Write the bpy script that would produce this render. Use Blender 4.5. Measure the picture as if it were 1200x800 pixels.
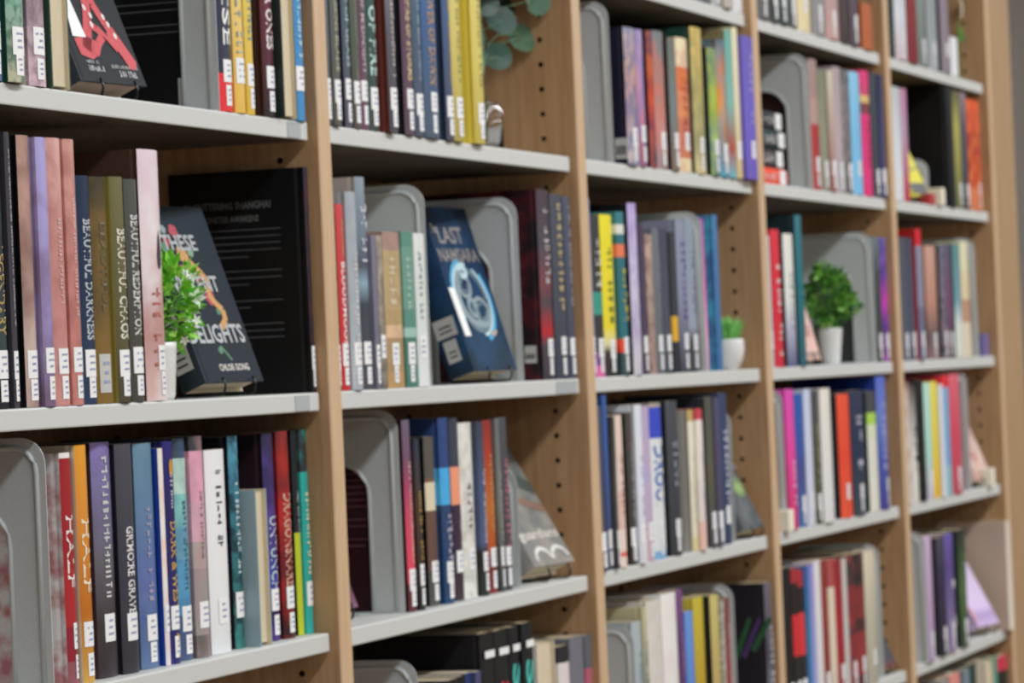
import bpy, bmesh, math, random
from mathutils import Vector, Matrix, noise as mnoise

for o in list(bpy.data.objects): bpy.data.objects.remove(o, do_unlink=True)
scene = bpy.context.scene
COL = scene.collection
random.seed(11)
Z0 = 1.30            # height of the middle shelf above the floor
BAY = 0.914          # bay width
PT = 0.034           # side panel thickness
TH = 0.020           # shelf thickness
ROWZ = {'T': Z0 + .5443, 'U': Z0 + .288, 'M': Z0, 'L': Z0 - .2562, 'B': Z0 - .5458, 'C': Z0 - .834}

# ------------------------------------------------------------------ camera
cam_d = bpy.data.cameras.new('camera')
cam = bpy.data.objects.new('camera', cam_d); COL.objects.link(cam)
f_px, yaw, pitch, roll = 4338.62, 0.325926, 0.0073222, -0.0432258
d = Vector((math.cos(yaw) * math.cos(pitch), math.sin(yaw) * math.cos(pitch), math.sin(pitch)))
r0 = Vector((math.sin(yaw), -math.cos(yaw), 0)); u0 = r0.cross(d)
r = math.cos(roll) * r0 + math.sin(roll) * u0
u = -math.sin(roll) * r0 + math.cos(roll) * u0
m = Matrix.Identity(4)
for i in range(3):
    m[i][0], m[i][1], m[i][2] = r[i], u[i], -d[i]
m.translation = Vector((-2.796291, -1.449562, Z0 + 0.016398))
cam.matrix_world = m
cam_d.sensor_fit = 'HORIZONTAL'; cam_d.sensor_width = 36.0
cam_d.lens = f_px / 1200 * 36
cam_d.clip_end = 60
cam_d.dof.use_dof = True
cam_d.dof.focus_distance = 2.85
cam_d.dof.aperture_fstop = 16.0
scene.camera = cam

# ------------------------------------------------------------------ world, lamps, exposure
scene.view_settings.view_transform = 'Standard'
scene.view_settings.look = 'None'
scene.view_settings.exposure = 0.0
scene.view_settings.gamma = 1.0
scene.view_settings.use_curve_mapping = False
world = bpy.data.worlds.new('world'); scene.world = world; world.use_nodes = True
bg = world.node_tree.nodes['Background']
bg.inputs['Color'].default_value = (0.93, 0.96, 1.0, 1); bg.inputs['Strength'].default_value = 0.42
def strip_light(name, y, z, x0, x1, wid, power, colr):
    ld = bpy.data.lights.new(name, 'AREA'); ld.shape = 'RECTANGLE'
    ld.size = x1 - x0; ld.size_y = wid; ld.energy = power; ld.color = colr
    lo = bpy.data.objects.new(name, ld); COL.objects.link(lo)
    lo.location = ((x0 + x1) / 2, y, z)
    return lo
strip_light('ceiling_lamp_row', -1.55, 2.98, -2.5, 8.5, 0.30, 203, (0.94, 0.98, 1.0))
strip_light('ceiling_lamp_row_far', -4.6, 2.98, -2.5, 8.5, 0.30, 185, (0.94, 0.98, 1.0))

# ------------------------------------------------------------------ helpers
def lin(h, g=1.0):
    h = h.lstrip('#'); out = []
    for i in (0, 2, 4):
        c = int(h[i:i+2], 16) / 255
        c = c / 12.92 if c <= .04045 else ((c + .055) / 1.055) ** 2.4
        out.append(min(c * g, .9))
    return (*out, 1)
GAIN = 1.1
MATS = {}
def mat(key, base, rough=.5, spec=.4, metal=0, coat=0, trans=0, gain=1.0):
    k = (key, base, rough, metal)
    if k in MATS: return MATS[k]
    mm = bpy.data.materials.new(key); mm.use_nodes = True
    b = mm.node_tree.nodes['Principled BSDF']
    b.inputs['Base Color'].default_value = lin(base, gain)
    b.inputs['Roughness'].default_value = rough; b.inputs['Metallic'].default_value = metal
    b.inputs['Specular IOR Level'].default_value = spec
    b.inputs['Coat Weight'].default_value = coat
    b.inputs['Transmission Weight'].default_value = trans
    MATS[k] = mm
    return mm
def mottle(mm, c1, c2, scale, amt, stretch=(1, 1, 1), detail=4, bump=0):
    """grain or speckle: mixes c2 into c1 by an object-space noise"""
    nt = mm.node_tree; N = nt.nodes; L = nt.links; b = N['Principled BSDF']
    tc = N.new('ShaderNodeTexCoord'); mp = N.new('ShaderNodeMapping'); mp.inputs['Scale'].default_value = stretch
    nz = N.new('ShaderNodeTexNoise'); nz.inputs['Scale'].default_value = scale; nz.inputs['Detail'].default_value = detail
    mr = N.new('ShaderNodeMapRange'); mr.inputs[1].default_value = .35; mr.inputs[2].default_value = .65; mr.inputs[4].default_value = amt
    mx = N.new('ShaderNodeMix'); mx.data_type = 'RGBA'
    mx.inputs['A'].default_value = lin(c1); mx.inputs['B'].default_value = lin(c2)
    L.new(tc.outputs['Object'], mp.inputs['Vector']); L.new(mp.outputs['Vector'], nz.inputs['Vector'])
    L.new(nz.outputs['Fac'], mr.inputs[0]); L.new(mr.outputs[0], mx.inputs['Factor']); L.new(mx.outputs['Result'], b.inputs['Base Color'])
    if bump:
        bp = N.new('ShaderNodeBump'); bp.inputs['Strength'].default_value = bump; bp.inputs['Distance'].default_value = .001
        L.new(nz.outputs['Fac'], bp.inputs['Height']); L.new(bp.outputs['Normal'], b.inputs['Normal'])
    return mm
def jacket(stops, const, nz=None, seed=0, matte=False):
    """printed dust jacket: vertical run of printed colours, mottled by a second colour"""
    k = ('jacket', tuple(stops), const, tuple(nz) if nz else None, seed if nz else 0, matte)
    if k in MATS: return MATS[k]
    mm = bpy.data.materials.new('book_jacket'); mm.use_nodes = True
    nt = mm.node_tree; N = nt.nodes; L = nt.links; b = N['Principled BSDF']
    b.inputs['Roughness'].default_value = .42; b.inputs['Specular IOR Level'].default_value = .25
    b.inputs['Coat Weight'].default_value = 0 if matte else .1; b.inputs['Coat Roughness'].default_value = .3
    if matte: b.inputs['Roughness'].default_value = .7; b.inputs['Specular IOR Level'].default_value = .15
    src = None
    tc = N.new('ShaderNodeTexCoord')
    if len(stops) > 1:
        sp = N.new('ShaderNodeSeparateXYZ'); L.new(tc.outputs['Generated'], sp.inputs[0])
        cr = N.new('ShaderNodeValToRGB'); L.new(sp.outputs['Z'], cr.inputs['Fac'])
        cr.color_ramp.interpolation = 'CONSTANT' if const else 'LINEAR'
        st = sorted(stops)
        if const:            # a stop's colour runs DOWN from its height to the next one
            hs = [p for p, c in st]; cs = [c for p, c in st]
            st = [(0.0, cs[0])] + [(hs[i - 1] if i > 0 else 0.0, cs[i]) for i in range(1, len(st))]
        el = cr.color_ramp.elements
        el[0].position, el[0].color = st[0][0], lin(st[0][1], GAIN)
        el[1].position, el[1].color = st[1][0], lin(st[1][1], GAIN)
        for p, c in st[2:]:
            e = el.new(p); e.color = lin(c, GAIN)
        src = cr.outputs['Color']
    if nz:
        nn = N.new('ShaderNodeTexNoise'); nn.inputs['Scale'].default_value = nz[2] * 1.6; nn.inputs['Detail'].default_value = 3
        mp = N.new('ShaderNodeMapping'); mp.inputs['Location'].default_value = (seed * 1.7, seed * .9, seed * 2.3)
        L.new(tc.outputs['Object'], mp.inputs['Vector']); L.new(mp.outputs['Vector'], nn.inputs['Vector'])
        mr = N.new('ShaderNodeMapRange'); mr.inputs[1].default_value = .42; mr.inputs[2].default_value = .62; mr.inputs[4].default_value = min(1, nz[1] * 1.5)
        L.new(nn.outputs['Fac'], mr.inputs[0])
        mx = N.new('ShaderNodeMix'); mx.data_type = 'RGBA'
        mx.inputs['A'].default_value = lin(stops[0][1], GAIN); mx.inputs['B'].default_value = lin(nz[0], GAIN)
        if src: L.new(src, mx.inputs['A'])
        L.new(mr.outputs[0], mx.inputs['Factor']); src = mx.outputs['Result']
    if src: L.new(src, b.inputs['Base Color'])
    else: b.inputs['Base Color'].default_value = lin(stops[0][1], GAIN)
    MATS[k] = mm
    return mm

class MB:
    """collects vertices and faces of ONE mesh"""
    def __init__(s): s.v = []; s.f = []; s.m = []
    def face(s, pts, mi=0):
        i = len(s.v); s.v += [tuple(p) for p in pts]; s.f.append(tuple(range(i, i + len(pts)))); s.m.append(mi)
    def box(s, x0, x1, y0, y1, z0, z1, mi=0):
        i = len(s.v)
        s.v += [(x, y, z) for x in (x0, x1) for y in (y0, y1) for z in (z0, z1)]
        for q in ((0, 1, 3, 2), (4, 6, 7, 5), (0, 4, 5, 1), (2, 3, 7, 6), (0, 2, 6, 4), (1, 5, 7, 3)):
            s.f.append(tuple(i + k for k in q)); s.m.append(mi)
    def tube(s, path, rad, n=6, mi=0, closed=False):
        path = [Vector(p) for p in path]; rings = []
        for k, p in enumerate(path):
            a = path[k - 1] if k else path[0]; b = path[k + 1] if k < len(path) - 1 else path[-1]
            t = (b - a).normalized(); ref = Vector((0, 0, 1)) if abs(t.z) < .9 else Vector((1, 0, 0))
            e1 = t.cross(ref).normalized(); e2 = t.cross(e1)
            rr = rad[k] if isinstance(rad, (list, tuple)) else rad
            i = len(s.v); rings.append(i)
            s.v += [tuple(p + rr * (math.cos(2 * math.pi * j / n) * e1 + math.sin(2 * math.pi * j / n) * e2)) for j in range(n)]
        for a, b in zip(rings, rings[1:]):
            for j in range(n):
                s.f.append((a + j, a + (j + 1) % n, b + (j + 1) % n, b + j)); s.m.append(mi)
        s.f.append(tuple(rings[0] + j for j in range(n))[::-1]); s.m.append(mi)
        s.f.append(tuple(rings[-1] + j for j in range(n))); s.m.append(mi)
    def lathe(s, prof, n=28, mi=0, c=(0, 0, 0)):
        rings = []
        for (rr, z) in prof:
            i = len(s.v); rings.append(i)
            s.v += [(c[0] + rr * math.cos(2 * math.pi * j / n), c[1] + rr * math.sin(2 * math.pi * j / n), c[2] + z) for j in range(n)]
        for a, b in zip(rings, rings[1:]):
            for j in range(n):
                s.f.append((a + j, a + (j + 1) % n, b + (j + 1) % n, b + j)); s.m.append(mi)
    def mesh(s, name, mats, smooth=False):
        me = bpy.data.meshes.new(name); me.from_pydata(s.v, [], s.f)
        for mm in (mats if isinstance(mats, (list, tuple)) else [mats]): me.materials.append(mm)
        for p, mi in zip(me.polygons, s.m):
            p.material_index = mi; p.use_smooth = smooth
        return me
    def fixed(s, name, mats, smooth=False):
        me = s.mesh(name, mats, smooth)
        bm = bmesh.new(); bm.from_mesh(me); bmesh.ops.remove_doubles(bm, verts=bm.verts, dist=1e-6)
        bmesh.ops.recalc_face_normals(bm, faces=bm.faces); bm.to_mesh(me); bm.free()
        return me
def link(name, me, parent=None, loc=None):
    o = bpy.data.objects.new(name, me); COL.objects.link(o)
    if parent: o.parent = parent
    if loc is not None: o.location = loc
    return o
def thing(name, label, cat, loc=(0, 0, 0), rotz=0, group=None):
    o = bpy.data.objects.new(name, None); COL.objects.link(o); o.empty_display_size = .02
    o.location = loc; o.rotation_euler = (0, 0, rotz); tag(o, label, cat, group)
    return o
def tag(o, label, cat, group=None):
    o['label'] = label; o['category'] = cat
    if group: o['group'] = group
    return o
def struct(o): o['kind'] = 'structure'; return o

# text outlines as a mesh in the (u, v) plane, scaled to a given box
TEXT = {}
def text_uv(s):
    if s in TEXT: return TEXT[s]
    cu = bpy.data.curves.new('lettering', 'FONT'); cu.body = s; cu.resolution_u = 2; cu.offset = .022
    ob = bpy.data.objects.new('lettering', cu); COL.objects.link(ob)
    bpy.context.view_layer.update()
    dg = bpy.context.evaluated_depsgraph_get()
    me = bpy.data.meshes.new_from_object(ob.evaluated_get(dg))
    vs = [(v.co.x, v.co.y) for v in me.vertices]; fs = [tuple(p.vertices) for p in me.polygons]
    bpy.data.meshes.remove(me); bpy.data.objects.remove(ob); bpy.data.curves.remove(cu)
    u0 = min(a for a, b in vs); u1 = max(a for a, b in vs); v0 = min(b for a, b in vs); v1 = max(b for a, b in vs)
    vs = [((a - u0) / (u1 - u0), (b - v0) / (v1 - v0)) for a, b in vs]
    TEXT[s] = (vs, fs, (u1 - u0) / (v1 - v0))
    return TEXT[s]
def print_uv(rng, length, hgt):
    """a line of print too blurred to read: small strokes of varied shape"""
    q = []; a = 0.0
    while a < length:
        w = hgt * rng.uniform(.34, .58)
        if rng.random() > .1:
            for k in range(rng.choice((2, 2, 3))):
                if rng.random() < .55:
                    u_ = a + rng.uniform(0, .7) * w; q.append((u_, u_ + .2 * w + .0004, 0, hgt * rng.uniform(.7, 1)))
                else:
                    v_ = rng.uniform(0, .8) * hgt; q.append((a, a + w * .85, v_, v_ + .2 * hgt))
        a += w * 1.25
    return q

BOOKS = [
 (0,'U',123.8,154.7,222,7.4,'pale blue book cut by the left edge',[(1.0,'5a6a9c'),(0.3,'5d6b98')],{'L': 'A'}),
 (0,'U',155.5,190.5,222,2.0,'mottled teal green book',[(1.0,'4f9a80'),(0.4,'6aa592'),(0.0,'b9b49a')],{'n': ('1f5a45',0.5,60),'L': 'A','lf': '1f4a38'}),
 (0,'U',210.2,245.3,222,8.2,'mauve grey book with pale lower spine',[(1.0,'8d7f86'),(0.4,'93808a'),(0.0,'d8b8c4')],{'L': 'A','n': ('5a4650',0.35,50)}),
 (0,'U',249.6,289.1,224,8.6,'dark green book turned with its cream pages outward',[(1.0,'2f4a3c')],{'k': 'f'}),
 (0,'U',644.7,680.3,225,9.6,'navy book with a red corner and white capitals',[(1.0,'2d3244'),(0.17,'e03038')],{'T': [('EMISE','f0f0f0',0.27,0.7,0.5)],'L': 'B','B': 1,'lf': '101113','c': 1}),
 (0,'U',681.1,708.2,225,8.2,'broad yellow book with blue lettering',[(1.0,'ecd08a'),(0.0,'dfb450')],{'M': ('9ab0a8',0.2,0.72,0.8),'L': 'C'}),
 (0,'U',713.6,734.1,225,9.5,'narrow lime yellow book beside the broad yellow one',[(1.0,'dccf70'),(0.0,'d8b040')],{'M': ('7fa0a0',0.15,0.66,0.6),'L': 'B'}),
 (0,'U',760.7,791.9,220,9.0,'maroon book with silver capitals',[(1.0,'6a2536'),(0.4,'5a2230'),(0.0,'2a2022')],{'T': [('OUR ONES','e8dede',0.3,0.68,0.55)],'L': 'B','lf': '3a211f'}),
 (0,'U',792.7,829.3,222,3.2,'black book turned with its cream page edges outward',[(1.0,'24302c')],{'k': 'f'}),
 (0,'U',836.9,868.6,222,6.3,'bright blue book at the wooden panel',[(1.0,'4a90c4'),(0.0,'3f86bd')],{'M': ('a8d4ee',0.1,0.7,0.5),'L': 'C','lf': '8fb4bc'}),
 (0,'M',124.8,154.0,247,13.6,'wide black book with tall gold title',[(1.0,'23222c'),(0.5,'2c2c34'),(0.2,'3a3740'),(0.0,'1c1b22')],{'T': [('LEGENDARY','a8935a',0.42,0.74,0.62)],'L': 'A','n': ('1f5a50',0.25,30)}),
 (0,'M',154.8,165.7,244,11.5,'slim charcoal book with grey title',[(1.0,'3a3840'),(0.0,'3d3a44')],{'M': ('b0a8b0',0.06,0.7,0.35),'L': 'A'}),
 (0,'M',186.3,211.3,243,13.3,'pinkish brown book',[(1.0,'c09a8e'),(0.6,'b08a7e'),(0.2,'c4ada4'),(0.0,'b89c94')],{'n': ('7a5a50',0.5,12),'L': 'A','lf': '17161a'}),
 (0,'M',212.1,233.9,242,7.8,'lavender book with a plum edge',[(1.0,'a9a0d4'),(0.4,'9c90c4'),(0.0,'7a6a8a')],{'n': ('6a5060',0.35,14),'L': 'B'}),
 (0,'M',240.9,270.9,243,10.3,'dusty pink book,left of a matching pair',[(1.0,'d8a8a4'),(0.6,'c08680'),(0.0,'c88a86')],{'n': ('a86a64',0.4,20),'L': 'B','M': ('d8b8b4',0.3,0.62,0.3)}),
 (0,'M',271.7,294.9,243,8.7,'dusty pink book,right of a matching pair',[(1.0,'cf9c90'),(0.5,'c08078'),(0.0,'c8847c')],{'n': ('9c6058',0.4,20),'L': 'B','M': ('e0c0bc',0.2,0.66,0.3)}),
 (0,'M',301.2,328.8,211,10.8,'navy book titled with BEAUTIFUL DARKNESS',[(1.0,'1c2c48'),(0.5,'20304c'),(0.0,'2a3a58')],{'T': [('BEAUTIFUL DARKNESS','b8c0c4',0.19,0.72,0.55)],'L': 'A','lf': '4a86b4'}),
 (0,'M',331.1,366.8,211,11.0,'brown book with a faded BEAUTIFUL title',[(1.0,'33301e'),(0.5,'5a4826'),(0.0,'6a542a')],{'T': [('BEAUTIFUL','5f5a3a',0.2,0.6,0.35)],'n': ('8a6a30',0.4,8),'L': 'D','lf': '3a3420'}),
 (0,'M',367.6,396.3,212,7.1,'olive book titled BEAUTIFUL CHAOS',[(1.0,'6a6840'),(0.4,'5c5838'),(0.0,'4a4430')],{'T': [('BEAUTIFUL CHAOS','dcd8c4',0.23,0.72,0.6)],'L': 'A','lf': 'a09448'}),
 (0,'M',401.4,430.5,211,8.5,'dark grey book titled BEAUTIFUL REDEMPTION',[(1.0,'4c4e48'),(0.0,'46443c')],{'T': [('BEAUTIFUL REDEMPTION','cfd0cc',0.16,0.7,0.55)],'L': 'A'}),
 (0,'M',437.4,485.3,241,9.0,'tall blush pink book with a dark drop mark',[(1.0,'dcc8d4'),(0.65,'d8bcc0'),(0.5,'c09898'),(0.25,'b88c88'),(0.0,'d4b4b0')],{'n': ('f0e8f0',0.4,10),'M': ('b06a60',0.55,0.85,0.5),'L': 'E','lf': '4a342a','drop': 1}),
 (0,'M',866.6,878.5,240,13.4,'tall black book standing at the wooden panel',[(1.0,'2b2e3c'),(0.5,'22242e'),(0.0,'1b1c20')],{'L': 'A','B': 2,'lf': '0f1012','n': ('8a3038',0.12,25)}),
 (0,'L',277.4,300.4,213,28.4,'red book with a white floral cover',[(1.0,'e8e4e0'),(0.975,'9c2028'),(0.5,'a8262c'),(0.25,'8c2030'),(0.1,'8a5058')],{'T': [('HALF','f0e4e0',0.27,0.58,0.6)],'lf': 'd8d4d2','ln': ('a83240',0.5,26),'L': 'E','c': 1}),
 (0,'L',301.2,326.5,219,24.1,'orange book',[(1.0,'e09a2c'),(0.7,'d88c34'),(0.3,'b86a1c'),(0.0,'c89a48')],{'T': [('HALF','f4e4c8',0.31,0.62,0.6)],'L': 'B','lf': 'd8c8b0'}),
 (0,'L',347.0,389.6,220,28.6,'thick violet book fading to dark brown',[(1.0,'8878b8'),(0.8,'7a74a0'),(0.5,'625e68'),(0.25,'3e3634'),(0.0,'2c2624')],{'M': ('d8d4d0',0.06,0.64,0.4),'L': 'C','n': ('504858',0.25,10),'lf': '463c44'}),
 (0,'L',390.4,428.2,217,24.0,'thick charcoal book with white capitals',[(1.0,'4a4852'),(0.5,'3c3c46'),(0.0,'35323a')],{'T': [('GRIMOIRE GRAVE','e0dcdc',0.36,0.74,0.4)],'L': 'C','lf': '24222a'}),
 (0,'L',439.4,482.1,216,27.3,'thick steel blue book',[(1.0,'5f8496'),(0.7,'5f7c9e'),(0.4,'5a6aa0'),(0.0,'46608c')],{'M': ('a8a0b8',0.28,0.72,0.35),'L': 'A','n': ('7a90b0',0.25,9),'lf': '4a6070'}),
 (0,'L',482.9,494.9,210,23.9,'thin white and blue book',[(1.0,'f0e0d8'),(0.4,'f4ece6'),(0.0,'d8dce4')],{'L': 'C','lf': '2044a0','n': ('e8a890',0.3,20)}),
 (0,'L',495.7,519.6,216,23.0,'navy book with gold title',[(1.0,'2a2870'),(0.7,'26245c'),(0.0,'2c2a6a')],{'T': [('DARK & WEST','c09a58',0.36,0.76,0.5)],'M': ('c8c0d0',0.14,0.3,0.3),'L': 'B','gold': 1}),
 (0,'L',535.4,564.9,218,29.1,'mint and blue book with a black top',[(1.0,'383c40'),(0.94,'444a4c'),(0.91,'bcd8c8'),(0.75,'84c4bc'),(0.6,'78b8c4'),(0.45,'5a9cc0'),(0.2,'48587c')],{'n': ('3a6090',0.35,16),'M': ('4a6a7c',0.28,0.68,0.35),'L': 'A','c': 1}),
 (0,'L',565.7,597.9,219,24.5,'pink book fading to grey',[(1.0,'3c3c40'),(0.93,'e0a0b8'),(0.7,'d8a8b8'),(0.52,'b0a09c'),(0.4,'98928c'),(0.1,'64625c')],{'n': ('b08890',0.3,20),'M': ('7a7478',0.25,0.55,0.25),'L': 'C','c': 1}),
 (0,'L',602.2,651.8,204,24.5,'thick white book with black capitals',[(1.0,'e6e6e6'),(0.3,'e4e4e6'),(0.0,'d8dadc')],{'M': ('4a4a54',0.1,0.46,0.35),'L': 'C','lf': 'c9c9c9'}),
 (0,'L',673.2,698.5,216,29.9,'dark teal patterned book',[(1.0,'5aa0b8'),(0.8,'3c7890'),(0.4,'2f6e74'),(0.0,'3a8078')],{'n': ('16343e',0.6,45),'M': ('d4e4e4',0.22,0.7,0.5),'L': 'C','lf': '14151f'}),
 (0,'L',699.3,729.8,160,16.0,'short pale blue book with its page edges outward',[(1.0,'8fa4aa')],{'k': 'f'}),
 (0,'L',762.5,791.9,216,29.1,'indigo book with purple wisps',[(1.0,'2e2a4a'),(0.7,'3a2c62'),(0.5,'2c2848'),(0.3,'3040a0'),(0.15,'1e1c34'),(0.0,'18161f')],{'lf': '28161e','n': ('6a4ab0',0.3,14),'T': [('UNTUNCH','b8c8cc',0.4,0.76,0.6)],'L': 'B'}),
 (0,'L',792.7,825.0,217,25.0,'crimson book with curling letters',[(1.0,'6a2024'),(0.75,'5c1c20'),(0.65,'a82024'),(0.4,'701c20'),(0.0,'2c1418')],{'n': ('d03024',0.3,12),'T': [('DRAGONSNARE','d0a490',0.3,0.75,0.6)],'L': 'B'}),
 (0,'L',840.2,857.1,217,29.7,'black book with a lime lower half',[(1.0,'1c2024'),(0.5,'b8c430')],{'lf': '16181c','M': ('c0c8c8',0.3,0.5,0.3),'c': 1}),
 (0,'L',857.9,878.5,217,26.8,'turquoise book with a black top',[(1.0,'30363a'),(0.79,'2fa8a0')],{'n': ('2a9890',0.3,30),'M': ('e8f0d0',0.28,0.7,0.6),'L': 'C','c': 1}),
 (1,'U',928.9,944.6,222,7.7,'first grey blue book of the series',[(1.0,'5e6c84'),(0.5,'565c68'),(0.0,'4c4a52')],{'L': 'A','M': ('9aa0a8',0.1,0.7,0.3)}),
 (1,'U',945.4,967.6,222,4.4,'grey green series book',[(1.0,'5e6a80'),(0.6,'5a605c'),(0.0,'56544c')],{'L': 'A','T': [('THE ASSASSINS BLADE','b0a890',0.12,0.74,0.45)]}),
 (1,'U',991.3,1012.1,222,9.6,'slate series book',[(1.0,'4e6070'),(0.5,'4a5a64'),(0.0,'55505c')],{'L': 'B','T': [('THRONE OF GLASS','a8bcc4',0.1,0.7,0.45)],'lf': '2a2340'}),
 (1,'U',1012.9,1035.2,222,7.8,'moss green series book',[(1.0,'5a6050'),(0.5,'4c5848'),(0.0,'544c44')],{'L': 'A','M': ('8a9480',0.1,0.75,0.3),'lf': '2c2428'}),
 (1,'U',1040.3,1064.0,222,9.8,'plum series book',[(1.0,'5c4450'),(0.5,'5a4450'),(0.0,'6a4458')],{'L': 'B','T': [('CROWN OF MIDNIGHT','c8b0b8',0.05,0.72,0.45)]}),
 (1,'U',1064.8,1098.2,222,9.3,'dark green series book',[(1.0,'34504a'),(0.5,'2f4a44'),(0.0,'3a4640')],{'L': 'A','T': [('HEIR OF FIRE','bcdcd8',0.12,0.72,0.6)]}),
 (1,'U',1109.0,1135.3,222,1.0,'grey spined book with a red brown cover',[(1.0,'8a8690'),(0.5,'5a5660'),(0.0,'46464e')],{'L': 'A','lf': '6a3028','M': ('c8bcb8',0.05,0.72,0.5)}),
 (1,'U',1170.3,1201.6,222,5.1,'mauve series book',[(1.0,'6a4458'),(0.5,'5e4456'),(0.0,'584652')],{'L': 'B','T': [('EMPIRE OF STORMS','d8c090',0.24,0.72,0.45)],'lf': '1c1a20'}),
 (1,'U',1205.6,1234.5,222,5.5,'dusty blue series book',[(1.0,'54708a'),(0.6,'465a70'),(0.0,'4a5060')],{'L': 'A','M': ('a8c0c8',0.1,0.7,0.3),'lf': '34485a'}),
 (1,'U',1236.5,1286.6,222,4.2,'thick blue series book',[(1.0,'3a6498'),(0.5,'3c5a84'),(0.0,'4a586a')],{'L': 'B','T': [('TOWER OF DAWN','b08858',0.18,0.72,0.45)]}),
 (1,'U',1307.1,1333.9,222,4.0,'deep blue book beside the gold ones',[(1.0,'46628c'),(0.5,'46587c'),(0.0,'4a4a58')],{'L': 'A','M': ('b08a60',0.1,0.7,0.3),'lf': '2c3a50'}),
 (1,'U',1334.7,1369.4,222,3.5,'first gold book with faint print',[(1.0,'d8c878'),(0.5,'ccbc64'),(0.0,'a89850')],{'L': 'A','M': ('8a8a60',0.1,0.68,0.35),'lf': '7a6a30'}),
 (1,'U',1402.8,1440.7,222,1.0,'last gold book,brightest yellow',[(1.0,'dccb70'),(0.5,'cfc064'),(0.0,'b8a850')],{'L': 'A','M': ('9a8a5a',0.1,0.7,0.35),'lf': 'e4d050'}),
 (1,'M',922.3,945.0,218,9.1,'narrow dark brown book against the panel',[(1.0,'3a3c44'),(0.7,'6a5a4a'),(0.0,'4a4446')],{'L': 'A','n': ('98887a',0.4,60)}),
 (1,'M',953.0,974.7,203,11.2,'red book with white capitals',[(1.0,'c8484a'),(0.5,'c4383c'),(0.0,'c42c30')],{'T': [('BLOODMOON','f4e8e4',0.31,0.78,0.5)],'M': ('e0a070',0.06,0.27,0.3),'L': 'A'}),
 (1,'M',975.5,1006.7,217,7.0,'pale silver grey book',[(1.0,'a8b0b8'),(0.5,'a4acb4'),(0.0,'b4bcc4')],{'M': ('e4e0d8',0.3,0.8,0.4),'L': 'A','lf': 'a6aab0','n': ('8a929a',0.25,20)}),
 (1,'M',1019.0,1047.9,235,11.7,'tall slate book with silver print',[(1.0,'8a98a4'),(0.7,'6a7684'),(0.58,'4a525e'),(0.5,'8aa4b4'),(0.4,'3c424c'),(0.0,'4a4c54')],{'M': ('dce0e4',0.13,0.38,0.7),'L': 'A','lf': 'b4aaa4'}),
 (1,'M',1048.7,1063.2,171,9.4,'thin violet grey paperback',[(1.0,'7a7888'),(0.0,'6e6c7c')],{'k': 'p','L': 'A'}),
 (1,'M',1064.0,1081.6,171,9.2,'thin brown grey paperback',[(1.0,'8a8078'),(0.0,'6a625e')],{'k': 'p','L': 'C','n': ('c8c0a8',0.3,40)}),
 (1,'M',1092.4,1146.6,176,12.7,'thick tan paperback',[(1.0,'a88880'),(0.88,'b8a078'),(0.5,'b49a70'),(0.4,'dcb898'),(0.32,'ac9068'),(0.1,'c09868')],{'k': 'p','M': ('d8c8a8',0.16,0.5,0.5),'L': 'A','n': ('8a7858',0.2,30),'c': 1}),
 (1,'M',1147.4,1183.9,177,10.4,'teal green paperback',[(1.0,'5c8c7c'),(0.9,'6e9888'),(0.5,'5a8c7c'),(0.38,'9cc0b4'),(0.32,'4a7c70')],{'k': 'p','M': ('b0ccc0',0.16,0.5,0.5),'L': 'A','c': 1}),
 (1,'M',1184.7,1219.9,176,9.2,'white paperback beside the blue display book',[(1.0,'dce0dc'),(0.5,'d0d8d4'),(0.0,'e0e4e6')],{'k': 'p','M': ('8a9490',0.12,0.55,0.4),'L': 'C'}),
 (1,'M',1659.2,1707.0,242,12.0,'dark red shaded book with a black red cover',[(1.0,'4a3c44'),(0.7,'4c4850'),(0.5,'784048'),(0.4,'4a4248'),(0.25,'b02430'),(0.18,'4a4048'),(0.0,'3c363e')],{'M': ('c8c0c0',0.1,0.5,0.5),'L': 'B','lf': '1d1218','B': 3,'ln': ('6a1822',0.4,14)}),
 (1,'M',1707.8,1758.4,237,10.4,'charcoal book with a gold emblem',[(1.0,'4a4c58'),(0.5,'464a56'),(0.0,'3c404c')],{'M': ('c4b080',0.05,0.6,0.5),'L': 'B'}),
 (1,'M',1765.1,1792.5,236,11.9,'slate book with a lilac emblem',[(1.0,'50566a'),(0.5,'4a5060'),(0.0,'42485a')],{'M': ('b0b0c0',0.05,0.6,0.4),'L': 'B'}),
 (1,'L',1163.6,1188.8,219,23.4,'rose pink book with a grey top',[(1.0,'6a6070'),(0.8,'74506a'),(0.65,'a84468'),(0.5,'c84c64'),(0.15,'e04860'),(0.14,'6a3038'),(0.0,'5c2c34')],{'M': ('e8c8b8',0.22,0.75,0.35),'L': 'A','B': 3,'lf': '2c1218'}),
 (1,'L',1189.6,1206.6,197,20.0,'short black book with gold print',[(1.0,'2e3444'),(0.6,'4a3c30'),(0.0,'2c2c2c')],{'M': ('c09a50',0.3,0.7,0.6),'L': 'A'}),
 (1,'L',1253.5,1286.9,197,29.8,'short brown grey book with a cream band',[(1.0,'5a544e'),(0.75,'7c5a48'),(0.73,'d8ccb0'),(0.56,'6a4e44'),(0.2,'50504c')],{'L': 'A','lf': '141a1a','M': ('6a6058',0.5,0.75,0.3),'c': 1}),
 (1,'L',1287.7,1320.2,218,23.2,'blue book with a bright blue square',[(1.0,'30487c'),(0.73,'4aa8e0'),(0.53,'2c446c'),(0.3,'24446c')],{'M': ('c0bcc8',0.52,0.75,0.6),'L': 'A','c': 1}),
 (1,'L',1337.5,1369.2,217,28.2,'dark violet book with a salmon square',[(1.0,'3c404e'),(0.73,'f09878'),(0.52,'3a2c3c'),(0.2,'3c3038')],{'M': ('7a6870',0.5,0.72,0.4),'L': 'C','lf': '161622','c': 1}),
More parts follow.
